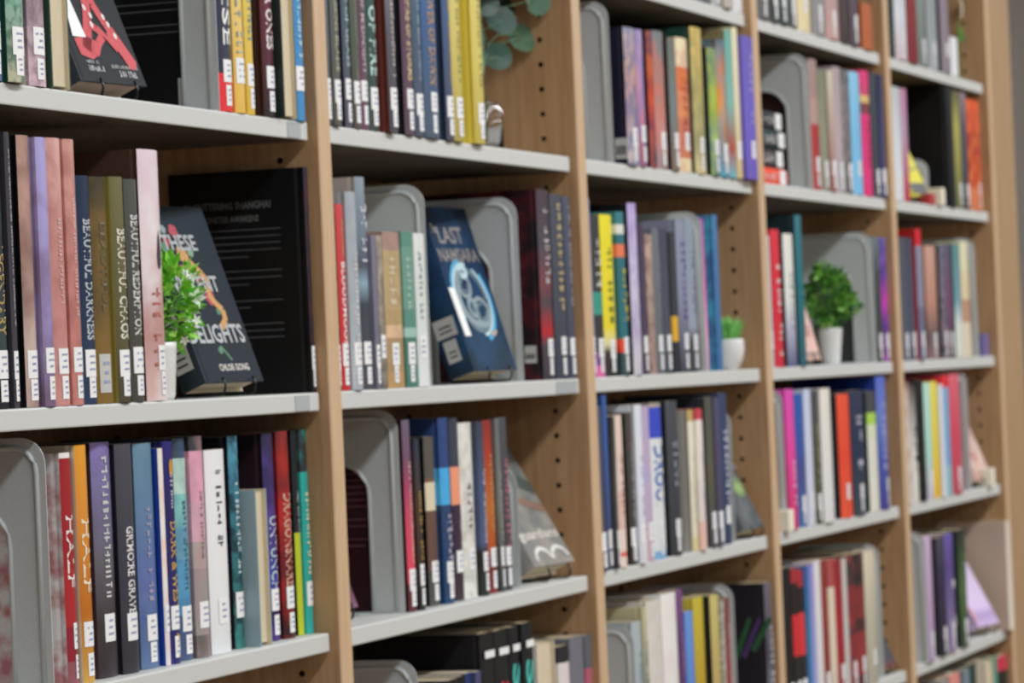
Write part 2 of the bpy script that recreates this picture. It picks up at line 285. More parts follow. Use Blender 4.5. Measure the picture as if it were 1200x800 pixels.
 (1,'L',1372.6,1420.2,210,28.9,'cream white book with black scribbles',[(1.0,'e4e2dc'),(0.5,'dcdad2'),(0.0,'e0ded8')],{'n': ('8a8880',0.25,35),'M': ('6a6860',0.35,0.62,0.4),'L': 'C'}),
 (1,'L',1421.0,1442.8,210,23.1,'navy book with silver script',[(1.0,'3c4250'),(0.6,'4a5878'),(0.3,'505c80'),(0.25,'2c2c2c'),(0.0,'2c3430')],{'M': ('c0c8d8',0.25,0.7,0.5),'L': 'B'}),
 (1,'L',1459.9,1492.6,211,28.5,'rust orange book',[(1.0,'8c3028'),(0.8,'a83c28'),(0.5,'b86a28'),(0.25,'b0502c'),(0.2,'6a2424'),(0.0,'7c2828')],{'L': 'B','M': ('d8a070',0.2,0.65,0.35)}),
 (1,'L',1493.4,1508.9,212,25.6,'slim grey green book',[(1.0,'6a6e70'),(0.5,'747870'),(0.0,'44484a')],{'L': 'B','M': ('c8ccc8',0.3,0.7,0.4)}),
 (1,'L',1514.8,1544.1,213,27.0,'dark grey book with pink script',[(1.0,'4c4e54'),(0.5,'50484e'),(0.0,'3c3c40')],{'L': 'B','M': ('c87890',0.24,0.74,0.6)}),
 (1,'B',1214.1,1234.4,206,2.1,'small black paperback,first of three',[(1.0,'1e1e22')],{'k': 'p','pg': 1}),
 (1,'B',1236.6,1255.6,206,2.3,'small black paperback,middle of three',[(1.0,'222226')],{'k': 'p'}),
 (1,'B',1259.7,1278.8,207,3.3,'small black paperback,last of three',[(1.0,'1a1a1e')],{'k': 'p'}),
 (1,'B',1295.5,1316.8,207,8.7,'small navy paperback',[(1.0,'24386c')],{'k': 'p'}),
 (1,'B',1317.6,1336.2,207,3.4,'small indigo paperback',[(1.0,'4a4c74')],{'k': 'p'}),
 (1,'B',1356.5,1405.9,248,7.3,'black book with red letters,left of two',[(1.0,'1d1c20')],{'T': [('SOS','e0403c',0.25,0.6,0.6)],'band': 1}),
 (1,'B',1412.6,1463.2,247,8.5,'black book with red letters,right of two',[(1.0,'1f1e22')],{'T': [('SOS','e0403c',0.25,0.6,0.6)],'band': 1}),
 (1,'B',1466.7,1503.7,247,8.6,'black book with cyan letters,left of two',[(1.0,'1c1d20')],{'T': [('SHI','50c4b8',0.18,0.6,0.7)],'band': 1}),
 (1,'B',1504.5,1545.6,249,4.4,'black book with cyan letters,right of two',[(1.0,'1e1f22')],{'T': [('SHI','50c4b8',0.18,0.6,0.7)],'band': 1}),
 (1,'B',1571.6,1643.0,218,12.0,'thick pale book with page edges outward',[(1.0,'d8d4c8')],{'k': 'f'}),
 (1,'B',1643.8,1689.3,208,4.5,'black book with a white flame and red',[(1.0,'28282c'),(0.9,'d8d0cc'),(0.65,'b03c30'),(0.5,'28282c')],{'c': 1}),
 (1,'B',1696.5,1753.6,215,5.7,'grey book with a red and white patch',[(1.0,'70707a'),(0.7,'c8b0b0'),(0.5,'8a4a4c'),(0.4,'5c5c66')],{'c': 1}),
 (1,'B',1762.7,1792.5,213,7.4,'charcoal book with a pink patch',[(1.0,'5a5c64'),(0.8,'a85868'),(0.6,'4c4e56')],{'c': 1}),
 (2,'T',2322.0,2371.7,215,3.8,'grey white book',[(1.0,'b8b8b4'),(0.0,'c8c8c4')],{'L': 'A'}),
 (2,'T',2392.2,2443.0,220,8.2,'pale green grey book',[(1.0,'8a9a90'),(0.0,'a8b4aa')],{'L': 'A'}),
 (2,'T',2448.9,2519.8,210,8.6,'charcoal book with white sticker',[(1.0,'4a4e50'),(0.0,'5a5c5c')],{'L': 'A'}),
 (2,'T',2526.2,2575.7,220,9.0,'silver book',[(1.0,'9a9c9c'),(0.0,'a8acac')],{'L': 'A'}),
 (2,'T',2576.5,2622.1,220,3.3,'tan grey book',[(1.0,'a8a098'),(0.0,'b4aca4')],{'L': 'C'}),
 (2,'T',2650.8,2706.4,215,9.6,'white book at the panel',[(1.0,'d4d4d4')],{'L': 'C'}),
 (2,'U',2043.7,2096.8,188,3.6,'pale book with a colourful crowd print',[(1.0,'b8a8b4'),(0.7,'c09890'),(0.4,'a88a98'),(0.0,'c0b4b8')],{'n': ('5a6a90',0.5,40),'L': 'A','lf': '15142a','B': 4}),
 (2,'U',2104.7,2138.0,189,5.4,'pink and violet book',[(1.0,'a898c0'),(0.5,'c88aa0'),(0.0,'a05868')],{'n': ('7a70b0',0.4,20),'L': 'B'}),
 (2,'U',2163.3,2193.0,191,7.3,'indigo book with orange flames',[(1.0,'2c2c4c'),(0.7,'7a3030'),(0.5,'c84c28'),(0.2,'402a4c'),(0.0,'22254c')],{'n': ('f07028',0.35,18),'lf': '221f40'}),
 (2,'U',2202.5,2256.4,195,9.4,'grey teal and rose book',[(1.0,'6a7a80'),(0.5,'a88078'),(0.3,'b89090'),(0.0,'8a8488')],{'n': ('d86a50',0.35,22),'L': 'A'}),
 (2,'U',2264.2,2304.0,189,5.4,'grey green book beside a brown cover',[(1.0,'6a6c64'),(0.5,'707c7c'),(0.0,'7a6a60')],{'L': 'B','lf': '33201a'}),
 (2,'U',2320.5,2381.4,194,9.5,'cream and orange book',[(1.0,'e8d8b0'),(0.78,'d87838'),(0.6,'d88a58'),(0.4,'c87858'),(0.1,'e8dcb0')],{'L': 'C','n': ('b8485c',0.25,26),'M': ('a84830',0.3,0.7,0.6),'c': 1}),
 (2,'U',2390.2,2450.4,214,6.8,'pale gold book with green edge',[(1.0,'d8bc68'),(0.6,'b8a868'),(0.2,'a8a078'),(0.0,'d0c090')],{'L': 'B','n': ('7a7a48',0.35,24),'lf': '20423c'}),
 (2,'U',2472.7,2520.2,189,5.2,'lime and blue green book',[(1.0,'5a7c70'),(0.5,'8aa040'),(0.3,'7a9a80'),(0.0,'507870')],{'L': 'B','n': ('c8d040',0.35,16),'lf': '15262e'}),
 (2,'U',2522.7,2570.1,205,5.2,'orange and teal book',[(1.0,'4a6470'),(0.8,'c87030'),(0.5,'d89048'),(0.3,'a8785c'),(0.0,'4a90b0')],{'L': 'A','n': ('50a0b8',0.3,20)}),
 (2,'U',2570.9,2608.8,222,4.2,'aqua book with a tan cover',[(1.0,'6aa89c'),(0.5,'7cb0a8'),(0.2,'a84838'),(0.0,'6ab0c0')],{'L': '','lf': '8a7c58'}),
 (2,'U',2609.6,2638.2,229,3.5,'cream book',[(1.0,'e0d8b4'),(0.5,'d8d0b0'),(0.0,'c8b078')],{'L': 'C'}),
 (2,'U',2639.0,2704.2,218,-4.0,'bright violet book at the wooden panel',[(1.0,'6a5cb4'),(0.5,'6c60c0'),(0.0,'6c5cb8')],{'M': ('b4acd8',0.12,0.7,0.4),'L': 'C'}),
 (2,'M',1843.8,1864.4,236,8.0,'lilac grey book at the left panel',[(1.0,'8a88a8'),(0.0,'9088a0')],{'L': 'A'}),
 (2,'M',1878.4,1922.2,215,11.8,'charcoal book with a turquoise patch',[(1.0,'3c3c3c'),(0.52,'3c9484'),(0.38,'3a3838'),(0.15,'7a4a88'),(0.07,'d868a8')],{'M': ('e0e4e0',0.15,0.45,0.6),'L': 'A','c': 1}),
 (2,'M',1931.1,1985.4,217,14.0,'vivid yellow book',[(1.0,'e8dc30'),(0.3,'e0d030'),(0.2,'d8d0a0'),(0.15,'3c2c2c'),(0.0,'2c2c30')],{'M': ('6a7030',0.2,0.66,0.5),'L': 'A'}),
 (2,'M',1986.2,2021.8,222,8.1,'teal book with an orange wedge and yellow letters',[(1.0,'3c7c84'),(0.92,'d8d8d0'),(0.86,'2f6c78'),(0.8,'e07858'),(0.72,'2f6c78'),(0.22,'e04c38'),(0.14,'3a4c50')],{'M': ('d8c840',0.35,0.66,0.7),'L': 'B','c': 1}),
 (2,'M',2039.3,2079.9,235,7.3,'white book with a violet edge',[(1.0,'b8a8d8'),(0.6,'c8c0dc'),(0.0,'c4c0c8')],{'lf': '101016','n': ('8a78b0',0.3,20)}),
 (2,'M',2106.0,2128.1,209,13.9,'slim plum book',[(1.0,'4a3c58'),(0.0,'4c4456')],{'L': 'B'}),
 (2,'M',2128.9,2158.8,194,10.7,'pinkish brown book',[(1.0,'c0a498'),(0.5,'a89084'),(0.0,'a88c84')],{'n': ('6a5450',0.4,40)}),
 (2,'M',2159.6,2193.4,203,9.8,'steel grey book',[(1.0,'6a7078'),(0.0,'62686e')],{'L': 'B','M': ('9aa0a4',0.15,0.6,0.3)}),
 (2,'M',2194.2,2231.4,204,8.7,'dark slate book',[(1.0,'44485c'),(0.0,'4c5058')],{'L': 'B'}),
 (2,'M',2258.5,2284.9,200,14.0,'black book with a yellow patch',[(1.0,'3a3c40'),(0.4,'d8a830'),(0.22,'2c2e34')],{'c': 1}),
 (2,'M',2285.7,2332.4,219,11.2,'lilac grey book with violet print',[(1.0,'8a90a4'),(0.5,'8488a0'),(0.0,'3c3e48')],{'M': ('5c4c98',0.1,0.65,0.5),'L': 'B'}),
 (2,'M',2340.4,2385.6,220,12.8,'blue grey book beside the rounded bookend',[(1.0,'8a94a4'),(0.3,'9098a8'),(0.2,'44464c'),(0.0,'3c3e44')],{'L': 'B','M': ('6a6a98',0.2,0.6,0.4)}),
 (2,'M',2401.5,2426.8,223,10.2,'thin magenta book beside a blue cover',[(1.0,'9a5ca0'),(0.5,'d070a8'),(0.2,'e0a8c0'),(0.0,'c0a0b0')],{}),
 (2,'M',2475.0,2501.0,230,10.0,'blue book with a nebula cover',[(1.0,'4a78a8'),(0.0,'3c6c9c')],{'lf': '3f6f9c','ln': ('48b8d8',0.5,18)}),
 (2,'L',1841.3,1867.6,218,4.4,'slate book at the left panel',[(1.0,'50546a'),(0.0,'4c4c5c')],{'L': 'A'}),
 (2,'L',1890.7,1908.0,232,10.4,'tall royal blue book',[(1.0,'3a5c9c'),(0.7,'405c9c'),(0.0,'44485c')],{'L': 'A'}),
 (2,'L',1908.8,1920.5,203,4.2,'dark grey book with white print',[(1.0,'4a4640'),(0.5,'54504c'),(0.0,'46444a')],{'M': ('d8d4d0',0.3,0.75,0.5),'L': 'A'}),
 (2,'L',1932.9,1969.9,204,7.5,'pale pink book',[(1.0,'e0c8bc'),(0.5,'d8b8ac'),(0.25,'e4d0c4'),(0.1,'d86a60'),(0.07,'e4d0c4')],{'M': ('b08078',0.25,0.65,0.4),'c': 1}),
 (2,'L',1993.5,2021.7,206,9.9,'black book with grey letters',[(1.0,'4a4442'),(0.0,'3c3836')],{'M': ('b0aca4',0.2,0.7,0.4),'L': 'A','lf': '1c1a1a'}),
 (2,'L',2022.5,2053.1,216,4.9,'white lavender book',[(1.0,'d8dce4'),(0.5,'d8dcec'),(0.0,'d0d4dc')],{'M': ('a8acc0',0.3,0.7,0.4),'L': 'A'}),
 (2,'L',2069.2,2104.0,213,9.1,'lilac book',[(1.0,'a8a0c4'),(0.5,'b0a4c8'),(0.0,'b8a4ac')],{'n': ('c8a8b4',0.4,20),'L': 'A'}),
 (2,'L',2111.2,2169.6,216,10.6,'white book with a blue top and blue letters',[(1.0,'a89c94'),(0.97,'3c4cc0'),(0.77,'d8dcdc'),(0.15,'d4d8dc'),(0.05,'7aa8d0')],{'T': [('DROUI','3a64b8',0.27,0.66,0.7)],'L': 'A','c': 1}),
 (2,'L',2185.3,2245.4,217,8.4,'black book with grey print',[(1.0,'4a4e54'),(0.5,'3e4248'),(0.0,'34383a')],{'M': ('9aa0a8',0.26,0.6,0.5),'L': 'A','lf': '222426'}),
 (2,'L',2297.4,2325.3,202,9.5,'cream book with a tan top',[(1.0,'c0a068'),(0.92,'e0dcc8'),(0.5,'d8d4bc'),(0.1,'d4c898')],{'M': ('a8a088',0.3,0.8,0.3),'lf': 'a8a49c','c': 1}),
 (2,'L',2326.1,2356.6,203,4.7,'cream book with a red top',[(1.0,'c04850'),(0.92,'e0d8d0'),(0.5,'d8d0cc'),(0.2,'dcb8ac')],{'M': ('a89c98',0.3,0.8,0.3),'c': 1}),
 (2,'L',2383.0,2421.5,219,7.0,'olive grey book',[(1.0,'54544c'),(0.5,'5a5848'),(0.0,'44464a')],{'L': 'A','lf': '2c3038'}),
 (2,'L',2422.3,2447.4,217,5.0,'violet grey book',[(1.0,'504c68'),(0.0,'4c4860')],{'L': 'A'}),
 (2,'L',2467.3,2512.2,223,9.9,'navy book with white capitals',[(1.0,'3a4464'),(0.6,'38446a'),(0.0,'34405c')],{'M': ('d8dce8',0.25,0.78,0.5),'L': 'C'}),
 (2,'B',1963.9,2007.3,214,4.1,'pale blue grey book',[(1.0,'a8b4b8'),(0.0,'98a8b0')],{'M': ('7a8a94',0.2,0.7,0.3)}),
 (2,'B',2015.0,2035.0,230,5.2,'thin cream book with grey print',[(1.0,'c0b890'),(0.5,'8a9088'),(0.0,'7a8488')],{'M': ('4a5050',0.2,0.8,0.5)}),
 (2,'B',2051.8,2121.3,236,9.0,'thick grey white book',[(1.0,'d4d0c8')],{'n': ('c4c0b8',0.3,20)}),
 (2,'B',2122.0,2195.6,240,8.0,'bright white book with a red stain',[(1.0,'e8e8e4'),(0.0,'e0e0dc')],{'n': ('e0b8b4',0.15,14)}),
 (2,'B',2200.7,2226.2,241,8.8,'violet book with pink print',[(1.0,'7a4c84'),(0.7,'5c3c6c'),(0.0,'54386c')],{'M': ('c890b8',0.25,0.9,0.5)}),
 (2,'B',2227.0,2265.9,208,5.2,'light blue book',[(1.0,'6a94d8'),(0.4,'5a88cc'),(0.0,'4a74c0')],{}),
 (2,'B',2271.1,2324.3,224,5.4,'mustard gold book',[(1.0,'c4b43c'),(0.5,'b89c34'),(0.0,'a88830')],{}),
 (2,'B',2366.3,2409.6,221,7.1,'pale gold book beside a black cover',[(1.0,'c8bc74'),(0.5,'b8a468'),(0.0,'b09c60')],{'lf': '1d1f1c'}),
 (2,'B',2410.4,2427.2,211,5.4,'slim sparkling grey book',[(1.0,'8a8a80'),(0.0,'847c70')],{'n': ('d8d8d0',0.4,120)}),
 (2,'B',2428.0,2456.7,213,4.0,'red brown book with white specks',[(1.0,'7a4a44'),(0.5,'8a3c3c'),(0.0,'8c4048')],{'M': ('d8c8c0',0.15,0.9,0.4)}),
 (2,'B',2649.2,2689.6,220,1.0,'black book with an orange and green cover',[(1.0,'6a6470'),(0.5,'4c4858'),(0.0,'88909c')],{'lf': '1f1c22','M': ('d8dce4',0.3,0.9,0.5),'art': 1}),
 (3,'T',2772.9,2860.4,215,5.8,'black book with barcode',[(1.0,'2c2c2e'),(0.0,'5c5c5c')],{'L': 'A'}),
 (3,'T',2861.2,2899.2,215,4.0,'dark book with white sticker',[(1.0,'3c3c40'),(0.0,'3a4040')],{'L': 'A'}),
 (3,'T',2911.0,2966.1,215,5.6,'black green book with sticker',[(1.0,'2c3434'),(0.0,'2c3838')],{'L': 'A'}),
 (3,'T',2985.8,3044.9,210,9.9,'grey black book with sticker',[(1.0,'40464a'),(0.0,'3c4444')],{'L': 'A'}),
 (3,'T',3049.8,3136.4,220,9.7,'cream yellow book',[(1.0,'d8c890'),(0.0,'e0d0a8')],{'L': 'C'}),
 (3,'T',3138.7,3227.8,210,7.4,'grey book,left of two',[(1.0,'8a8c90'),(0.0,'8a8888')],{'L': 'A'}),
 (3,'T',3230.2,3322.0,210,6.5,'grey pink book,right of two',[(1.0,'90909a'),(0.0,'c09890')],{'L': 'A'}),
 (3,'T',3323.4,3391.6,220,5.4,'dark brown book',[(1.0,'4a3a38'),(0.0,'3c3030')],{'L': ''}),
 (3,'T',3392.4,3455.5,220,3.6,'plum grey book with a white sticker',[(1.0,'5a4c58'),(0.0,'504450')],{'L': 'A'}),
 (3,'T',3487.0,3566.2,80,4.9,'small orange brown book at the panel',[(1.0,'b06038')],{}),
 (3,'U',3099.5,3157.9,214,8.5,'pinkish book with a red lower half',[(1.0,'a08480'),(0.7,'b0908a'),(0.5,'a83838'),(0.25,'a84440')],{'L': 'A','lf': '33201f','c': 1}),
 (3,'U',3163.3,3216.6,200,9.1,'olive grey book',[(1.0,'7a7c68'),(0.5,'8a8c78'),(0.0,'8a8678')],{'L': 'A'}),
 (3,'U',3217.4,3250.4,202,5.5,'cream and brown book',[(1.0,'c8c0ac'),(0.5,'b09890'),(0.0,'98605c')],{'L': 'A'}),
 (3,'U',3265.8,3324.2,212,8.5,'pinkish grey book',[(1.0,'a8989c'),(0.5,'b0a0a4'),(0.0,'a8a0a8')],{'L': 'A'}),
 (3,'U',3327.0,3383.4,211,8.4,'speckled charcoal book',[(1.0,'50545a'),(0.5,'6a6468'),(0.0,'565658')],{'L': 'A','n': ('98908c',0.4,50)}),
 (3,'U',3384.1,3457.6,211,7.9,'sky blue book',[(1.0,'8ac4e4'),(0.5,'78b8e0'),(0.0,'7cbce4')],{'L': 'C'}),
 (3,'U',3463.1,3528.4,218,7.6,'hot pink book',[(1.0,'d83c78'),(0.88,'c84870'),(0.8,'d8b878'),(0.74,'7a4048'),(0.65,'d83878')],{'M': ('7a3040',0.4,0.8,0.4),'c': 1}),
 (3,'U',3537.9,3589.8,218,8.3,'dark grey book',[(1.0,'3c4450'),(0.0,'3c404c')],{'L': 'A'}),
 (3,'U',3590.6,3620.5,218,5.5,'navy blue book at the panel',[(1.0,'2c3458'),(0.5,'3c4068'),(0.0,'40406c')],{'L': 'A'}),
 (3,'M',2774.2,2811.3,206,11.9,'white grey book at the panel',[(1.0,'c0c4c8'),(0.0,'c8ccd0')],{'L': 'C'}),
 (3,'M',2812.1,2863.1,216,9.0,'bright red book',[(1.0,'d43844'),(0.5,'cc2c3c'),(0.0,'c83040')],{'M': ('f0d8d8',0.25,0.9,0.5)}),
 (3,'M',2893.0,2953.7,211,10.4,'white book with a violet base',[(1.0,'e0e0d8'),(0.5,'d8dcd8'),(0.3,'b0b0c4'),(0.0,'5a5c84')],{'lf': '26282c','M': ('8a9098',0.3,0.7,0.4)}),
 (3,'M',2954.5,2996.8,242,6.0,'tall dark teal book',[(1.0,'3a7480'),(0.5,'1f6a74'),(0.0,'2c5c68')],{'lf': '142a32'}),
 (3,'M',3510.9,3576.9,218,12.4,'dark grey book with white label',[(1.0,'6a787c'),(0.7,'44484c'),(0.0,'3a3c3e')],{'L': 'A'}),
 (3,'M',3577.8,3620.5,218,11.8,'violet and magenta book',[(1.0,'7060b0'),(0.7,'7a4cb0'),(0.5,'c83cb0'),(0.3,'6a3c9c'),(0.0,'9c48a0')],{'n': ('28205c',0.4,22),'L': 'A'}),
 (3,'L',2847.5,2898.7,221,6.1,'hot pink book beside the bookend',[(1.0,'d850b0'),(0.5,'dc4898'),(0.0,'c43468')],{'M': ('f0c8e0',0.5,0.8,0.4)}),
 (3,'L',2919.2,2973.9,212,10.6,'royal blue book',[(1.0,'2c5ca8'),(0.6,'3c54a0'),(0.4,'4a4c88'),(0.0,'4468a0')],{'L': 'A'}),
 (3,'L',2974.7,3019.2,219,8.5,'white lilac book',[(1.0,'c0c8e0'),(0.0,'c8ccdc')],{'L': 'A'}),
 (3,'L',3020.1,3064.3,216,8.1,'dark olive book',[(1.0,'44464c'),(0.5,'4c4c3c'),(0.0,'4c4c3c')],{'L': 'A','M': ('b0b080',0.25,0.7,0.4)}),
 (3,'L',3065.1,3133.4,218,4.1,'white cream book',[(1.0,'e0dcd4'),(0.0,'d8d8d8')],{'L': 'A'}),
 (3,'L',3193.0,3277.4,206,7.8,'coral orange book',[(1.0,'e8583c'),(0.5,'e04c34'),(0.0,'e0583c')],{'L': 'C','lf': '1c2224'}),
 (3,'L',3278.2,3371.2,210,5.8,'navy book with white letters',[(1.0,'343c54'),(0.5,'28344c'),(0.0,'3c4650')],{'L': 'A','M': ('c4c4d4',0.2,0.72,0.5)}),
 (3,'L',3409.0,3479.3,207,8.7,'cream book with a green grey top',[(1.0,'4a4c50'),(0.82,'a8cc58'),(0.72,'d0d8bc'),(0.6,'d8d8cc')],{'L': '','lf': '122c2c','c': 1}),
 (3,'L',3480.1,3552.1,231,7.2,'tall ultramarine book',[(1.0,'5a70c8'),(0.7,'6c7cc0'),(0.4,'4458a8'),(0.0,'44408c')],{'L': 'E','lf': '1a3484','M': ('c4ccec',0.2,0.65,0.4)}),
 (3,'B',2786.1,2837.5,233,7.7,'wide black book',[(1.0,'201e20'),(0.0,'1c1b1d')],{'L': 'A'}),
 (3,'B',2838.3,2874.4,229,6.5,'black red book,left of two',[(1.0,'a03038'),(0.9,'2a2222'),(0.68,'c83038'),(0.4,'2a2628')],{'L': 'A','c': 1}),
 (3,'B',2881.2,2911.3,224,7.6,'black red book,right of two',[(1.0,'a03038'),(0.88,'2a2222'),(0.7,'d03a3c'),(0.4,'2c2829')],{'L': 'A','c': 1}),
 (3,'B',2912.1,2937.0,229,4.4,'blue teal book',[(1.0,'3a60a0'),(0.5,'3878a0'),(0.0,'4a70b0')],{}),
 (3,'B',2947.9,2978.4,229,6.5,'lilac blue book',[(1.0,'8a88c8'),(0.0,'98a0d0')],{}),
 (3,'B',2983.8,3028.8,232,7.2,'white book with pink tint',[(1.0,'d8d4d8'),(0.0,'d4d0d0')],{}),
 (3,'B',3034.1,3065.5,229,7.8,'rust red book',[(1.0,'8c3a34'),(0.0,'84342c')],{'L': 'A'}),
 (3,'B',3066.3,3106.7,230,4.5,'cream book between red ones',[(1.0,'a85050'),(0.8,'d8c8b4'),(0.2,'d0c0b0')],{'L': '','c': 1}),
 (3,'B',3123.6,3173.5,226,7.9,'scarlet book',[(1.0,'8c2c30'),(0.5,'a02430'),(0.0,'8c2830')],{'L': 'A'}),
 (3,'B',3177.2,3205.5,224,8.1,'grey white book',[(1.0,'c0bcb8')],{}),
 (3,'B',3206.3,3253.0,228,6.8,'black red patterned book',[(1.0,'3a3636'),(0.78,'7a3034'),(0.5,'3a3434'),(0.42,'7a3438'),(0.0,'34302f')],{'n': ('b03840',0.28,30),'L': 'A','c': 1}),
 (3,'B',3264.4,3335.1,226,8.8,'charcoal and red book',[(1.0,'2e2c2c'),(0.75,'74302f'),(0.52,'2e2c2c'),(0.42,'8a3438'),(0.1,'3a3436')],{'n': ('a83c44',0.2,26),'L': 'A','c': 1}),
 (3,'B',3337.6,3419.5,226,8.7,'cream book with olive base',[(1.0,'d8ccb4'),(0.5,'b8b4a0'),(0.0,'a8a494')],{'L': 'C'}),
 (4,'T',3713.4,3748.3,210,6.6,'slim black green book',[(1.0,'2c3836')],{}),
 (4,'T',3752.2,3851.4,210,6.7,'white grey book with pink edge',[(1.0,'9aa4ac'),(0.4,'d0d4dc'),(0.0,'c8b4bc')],{'L': 'A'}),
 (4,'T',3852.2,3928.4,220,4.2,'dark red book',[(1.0,'8c2c30'),(0.0,'7a2428')],{}),
 (4,'T',3953.8,4028.9,210,8.9,'grey green book',[(1.0,'8a9490'),(0.0,'6a7470')],{'L': 'A'}),
 (4,'T',4039.8,4132.3,210,9.6,'silver grey book',[(1.0,'8a9094'),(0.0,'9aa0a4')],{'L': 'A','lf': '26302e'}),
 (4,'T',4148.3,4227.7,215,6.3,'mauve grey book',[(1.0,'8a7a8c'),(0.0,'8a8088')],{'L': 'C','lf': '202422'}),
 (4,'T',4243.0,4307.9,75,7.8,'small white card book',[(1.0,'e0e0e4')],{}),
 (4,'U',3690.0,3777.4,204,8.0,'white book at the panel',[(1.0,'b8c0c4'),(0.5,'d0d4dc'),(0.0,'d8dce0')],{'L': 'A'}),
 (4,'U',3781.3,3827.7,205,8.1,'slim pink lilac book',[(1.0,'b880a0'),(0.6,'b090a8'),(0.0,'b03048')],{}),
 (4,'U',4159.4,4215.0,232,4.2,'black book with a wide black cover',[(1.0,'24262a'),(0.0,'1c1d20')],{'lf': '0d0d0f'}),
 (4,'U',4239.6,4302.7,227,8.5,'olive yellow book',[(1.0,'5c5c40'),(0.7,'a8a458'),(0.0,'6a6c48')],{'L': 'A'}),
 (4,'U',4303.5,4359.4,227,7.1,'mauve charcoal book',[(1.0,'8c7c84'),(0.7,'54505c'),(0.0,'40404a')],{'L': 'A'}),
 (4,'U',4366.5,4493.2,218,7.7,'red orange book',[(1.0,'d85030'),(0.9,'c84c34'),(0.7,'a83830'),(0.5,'b8442c'),(0.2,'c87858')],{'n': ('e88040',0.4,25),'L': 'E','c': 1}),
 (4,'M',3708.9,3779.0,222,9.9,'slate book with white label',[(1.0,'50545c'),(0.0,'54586c')],{'L': 'A'}),
 (4,'M',3788.9,3834.3,222,11.4,'dark navy book',[(1.0,'44485a'),(0.0,'4c5064')],{'L': 'A'}),
 (4,'M',3835.1,3877.7,239,4.0,'tall bright red book',[(1.0,'d02830'),(0.87,'8088a0'),(0.4,'686c88')],{'L': 'A','lf': 'a01818','c': 1}),
 (4,'M',3949.6,4039.6,211,12.4,'pinkish tan book',[(1.0,'c89c8c'),(0.5,'b88878'),(0.2,'6c5c5c'),(0.0,'8a6c70')],{'L': 'A'}),
 (4,'M',4065.6,4119.6,214,11.5,'dark patterned book',[(1.0,'54586a'),(0.5,'5c5460'),(0.0,'4c4850')],{'n': ('98889a',0.4,50),'L': 'A','lf': '202426'}),
 (4,'M',4126.2,4171.1,216,12.0,'mauve patterned book',[(1.0,'5c5870'),(0.5,'74486a'),(0.0,'54444c')],{'L': 'A'}),
 (4,'M',4171.9,4237.4,218,7.2,'teal and pale blue book',[(1.0,'5c8888'),(0.5,'7098a8'),(0.3,'d0d8d4'),(0.0,'d4d8d0')],{'lf': '2f5a40'}),
 (4,'M',4245.9,4323.2,224,8.1,'cream book with a tan picture',[(1.0,'d8d4b4'),(0.75,'d8c8a4'),(0.5,'b89078'),(0.3,'d8ccb4')],{'L': '','c': 1}),
 (4,'L',3680.3,3739.3,219,7.1,'cream book with red print',[(1.0,'5c5452'),(0.9,'c8b8ac'),(0.5,'d8d4cc'),(0.0,'d8d8d0')],{'n': ('a03038',0.3,20)}),
 (4,'L',3749.4,3793.4,213,8.6,'black and white lettered book',[(1.0,'3c3434'),(0.6,'b8b8b4'),(0.4,'d8d8d0'),(0.0,'d0d0c8')],{'M': ('2c2c2c',0.35,0.7,0.7)}),
 (4,'L',3794.2,3849.8,220,5.5,'jet black book',[(1.0,'242626'),(0.0,'1c1c1c')],{}),
 (4,'L',3868.3,3923.2,213,8.8,'mint green book',[(1.0,'b4dcd0'),(0.4,'a8d4c8'),(0.0,'c0b4c8')],{'L': 'A'}),
 (4,'L',3925.1,3980.2,215,8.4,'bright yellow book',[(1.0,'e0d45c'),(0.5,'dcc848'),(0.0,'dcb030')],{}),
 (4,'L',3981.0,4003.0,209,4.3,'thin white lilac book',[(1.0,'d4d8e8')],{}),
 (4,'L',4020.8,4079.4,224,7.3,'blue book with a red top',[(1.0,'d83038'),(0.9,'80a8cc'),(0.5,'7ca4cc'),(0.25,'90b8c0')],{'c': 1}),
 (4,'L',4080.2,4171.3,226,5.6,'rose red book',[(1.0,'d86878'),(0.5,'cc4c60'),(0.0,'b85060')],{'L': 'A'}),
 (4,'B',3781.3,3845.8,226,2.4,'lilac book',[(1.0,'c8b0d0'),(0.5,'b89cc0'),(0.0,'a890b8')],{'L': 'A'}),
 (4,'B',3892.1,3958.7,218,2.9,'dark indigo book',[(1.0,'504c58'),(0.7,'3a3450'),(0.0,'2c2838')],{'L': 'A','lf': '2c2a30'}),
 (4,'B',3968.4,4044.0,220,4.2,'violet book with white capitals',[(1.0,'6c5ca8'),(0.7,'5c4c88'),(0.0,'8a7ca0')],{'M': ('ece8f0',0.3,0.75,0.7),'L': 'A'}),
 (4,'B',4081.7,4151.9,221,3.3,'forest green book',[(1.0,'2c3430'),(0.5,'4c6840'),(0.0,'3c4c3c')],{'L': 'A','lf': '222c24','M': ('7a9468',0.2,0.7,0.4)}),
 (4,'B',4492.7,4534.5,216,-8.0,'wide beige book at the end panel',[(1.0,'d4c8bc'),(0.5,'d8d0c4'),(0.0,'dcd8cc')],{'lf': 'b8a494'}),
 (4,'C',3879.6,3953.4,245,3.4,'grey low book',[(1.0,'8a8888')],{}),
 (4,'C',3955.7,4046.4,247,2.2,'salmon pink low book',[(1.0,'d88c84')],{}),
 (4,'C',4099.1,4145.8,245,5.3,'blue grey low book',[(1.0,'7a8894')],{}),
 (4,'C',4150.9,4206.3,249,4.7,'dark teal low book',[(1.0,'2c4440')],{}),
 (4,'C',4222.1,4278.5,250,6.3,'beige low book',[(1.0,'b0a494')],{}),
 (4,'C',4285.9,4357.5,242,6.1,'thick book with page edges outward',[(1.0,'c8c0b4')],{'k': 'f'}),
 (4,'C',4358.3,4406.2,244,3.7,'sea green book',[(1.0,'5c9484')],{}),
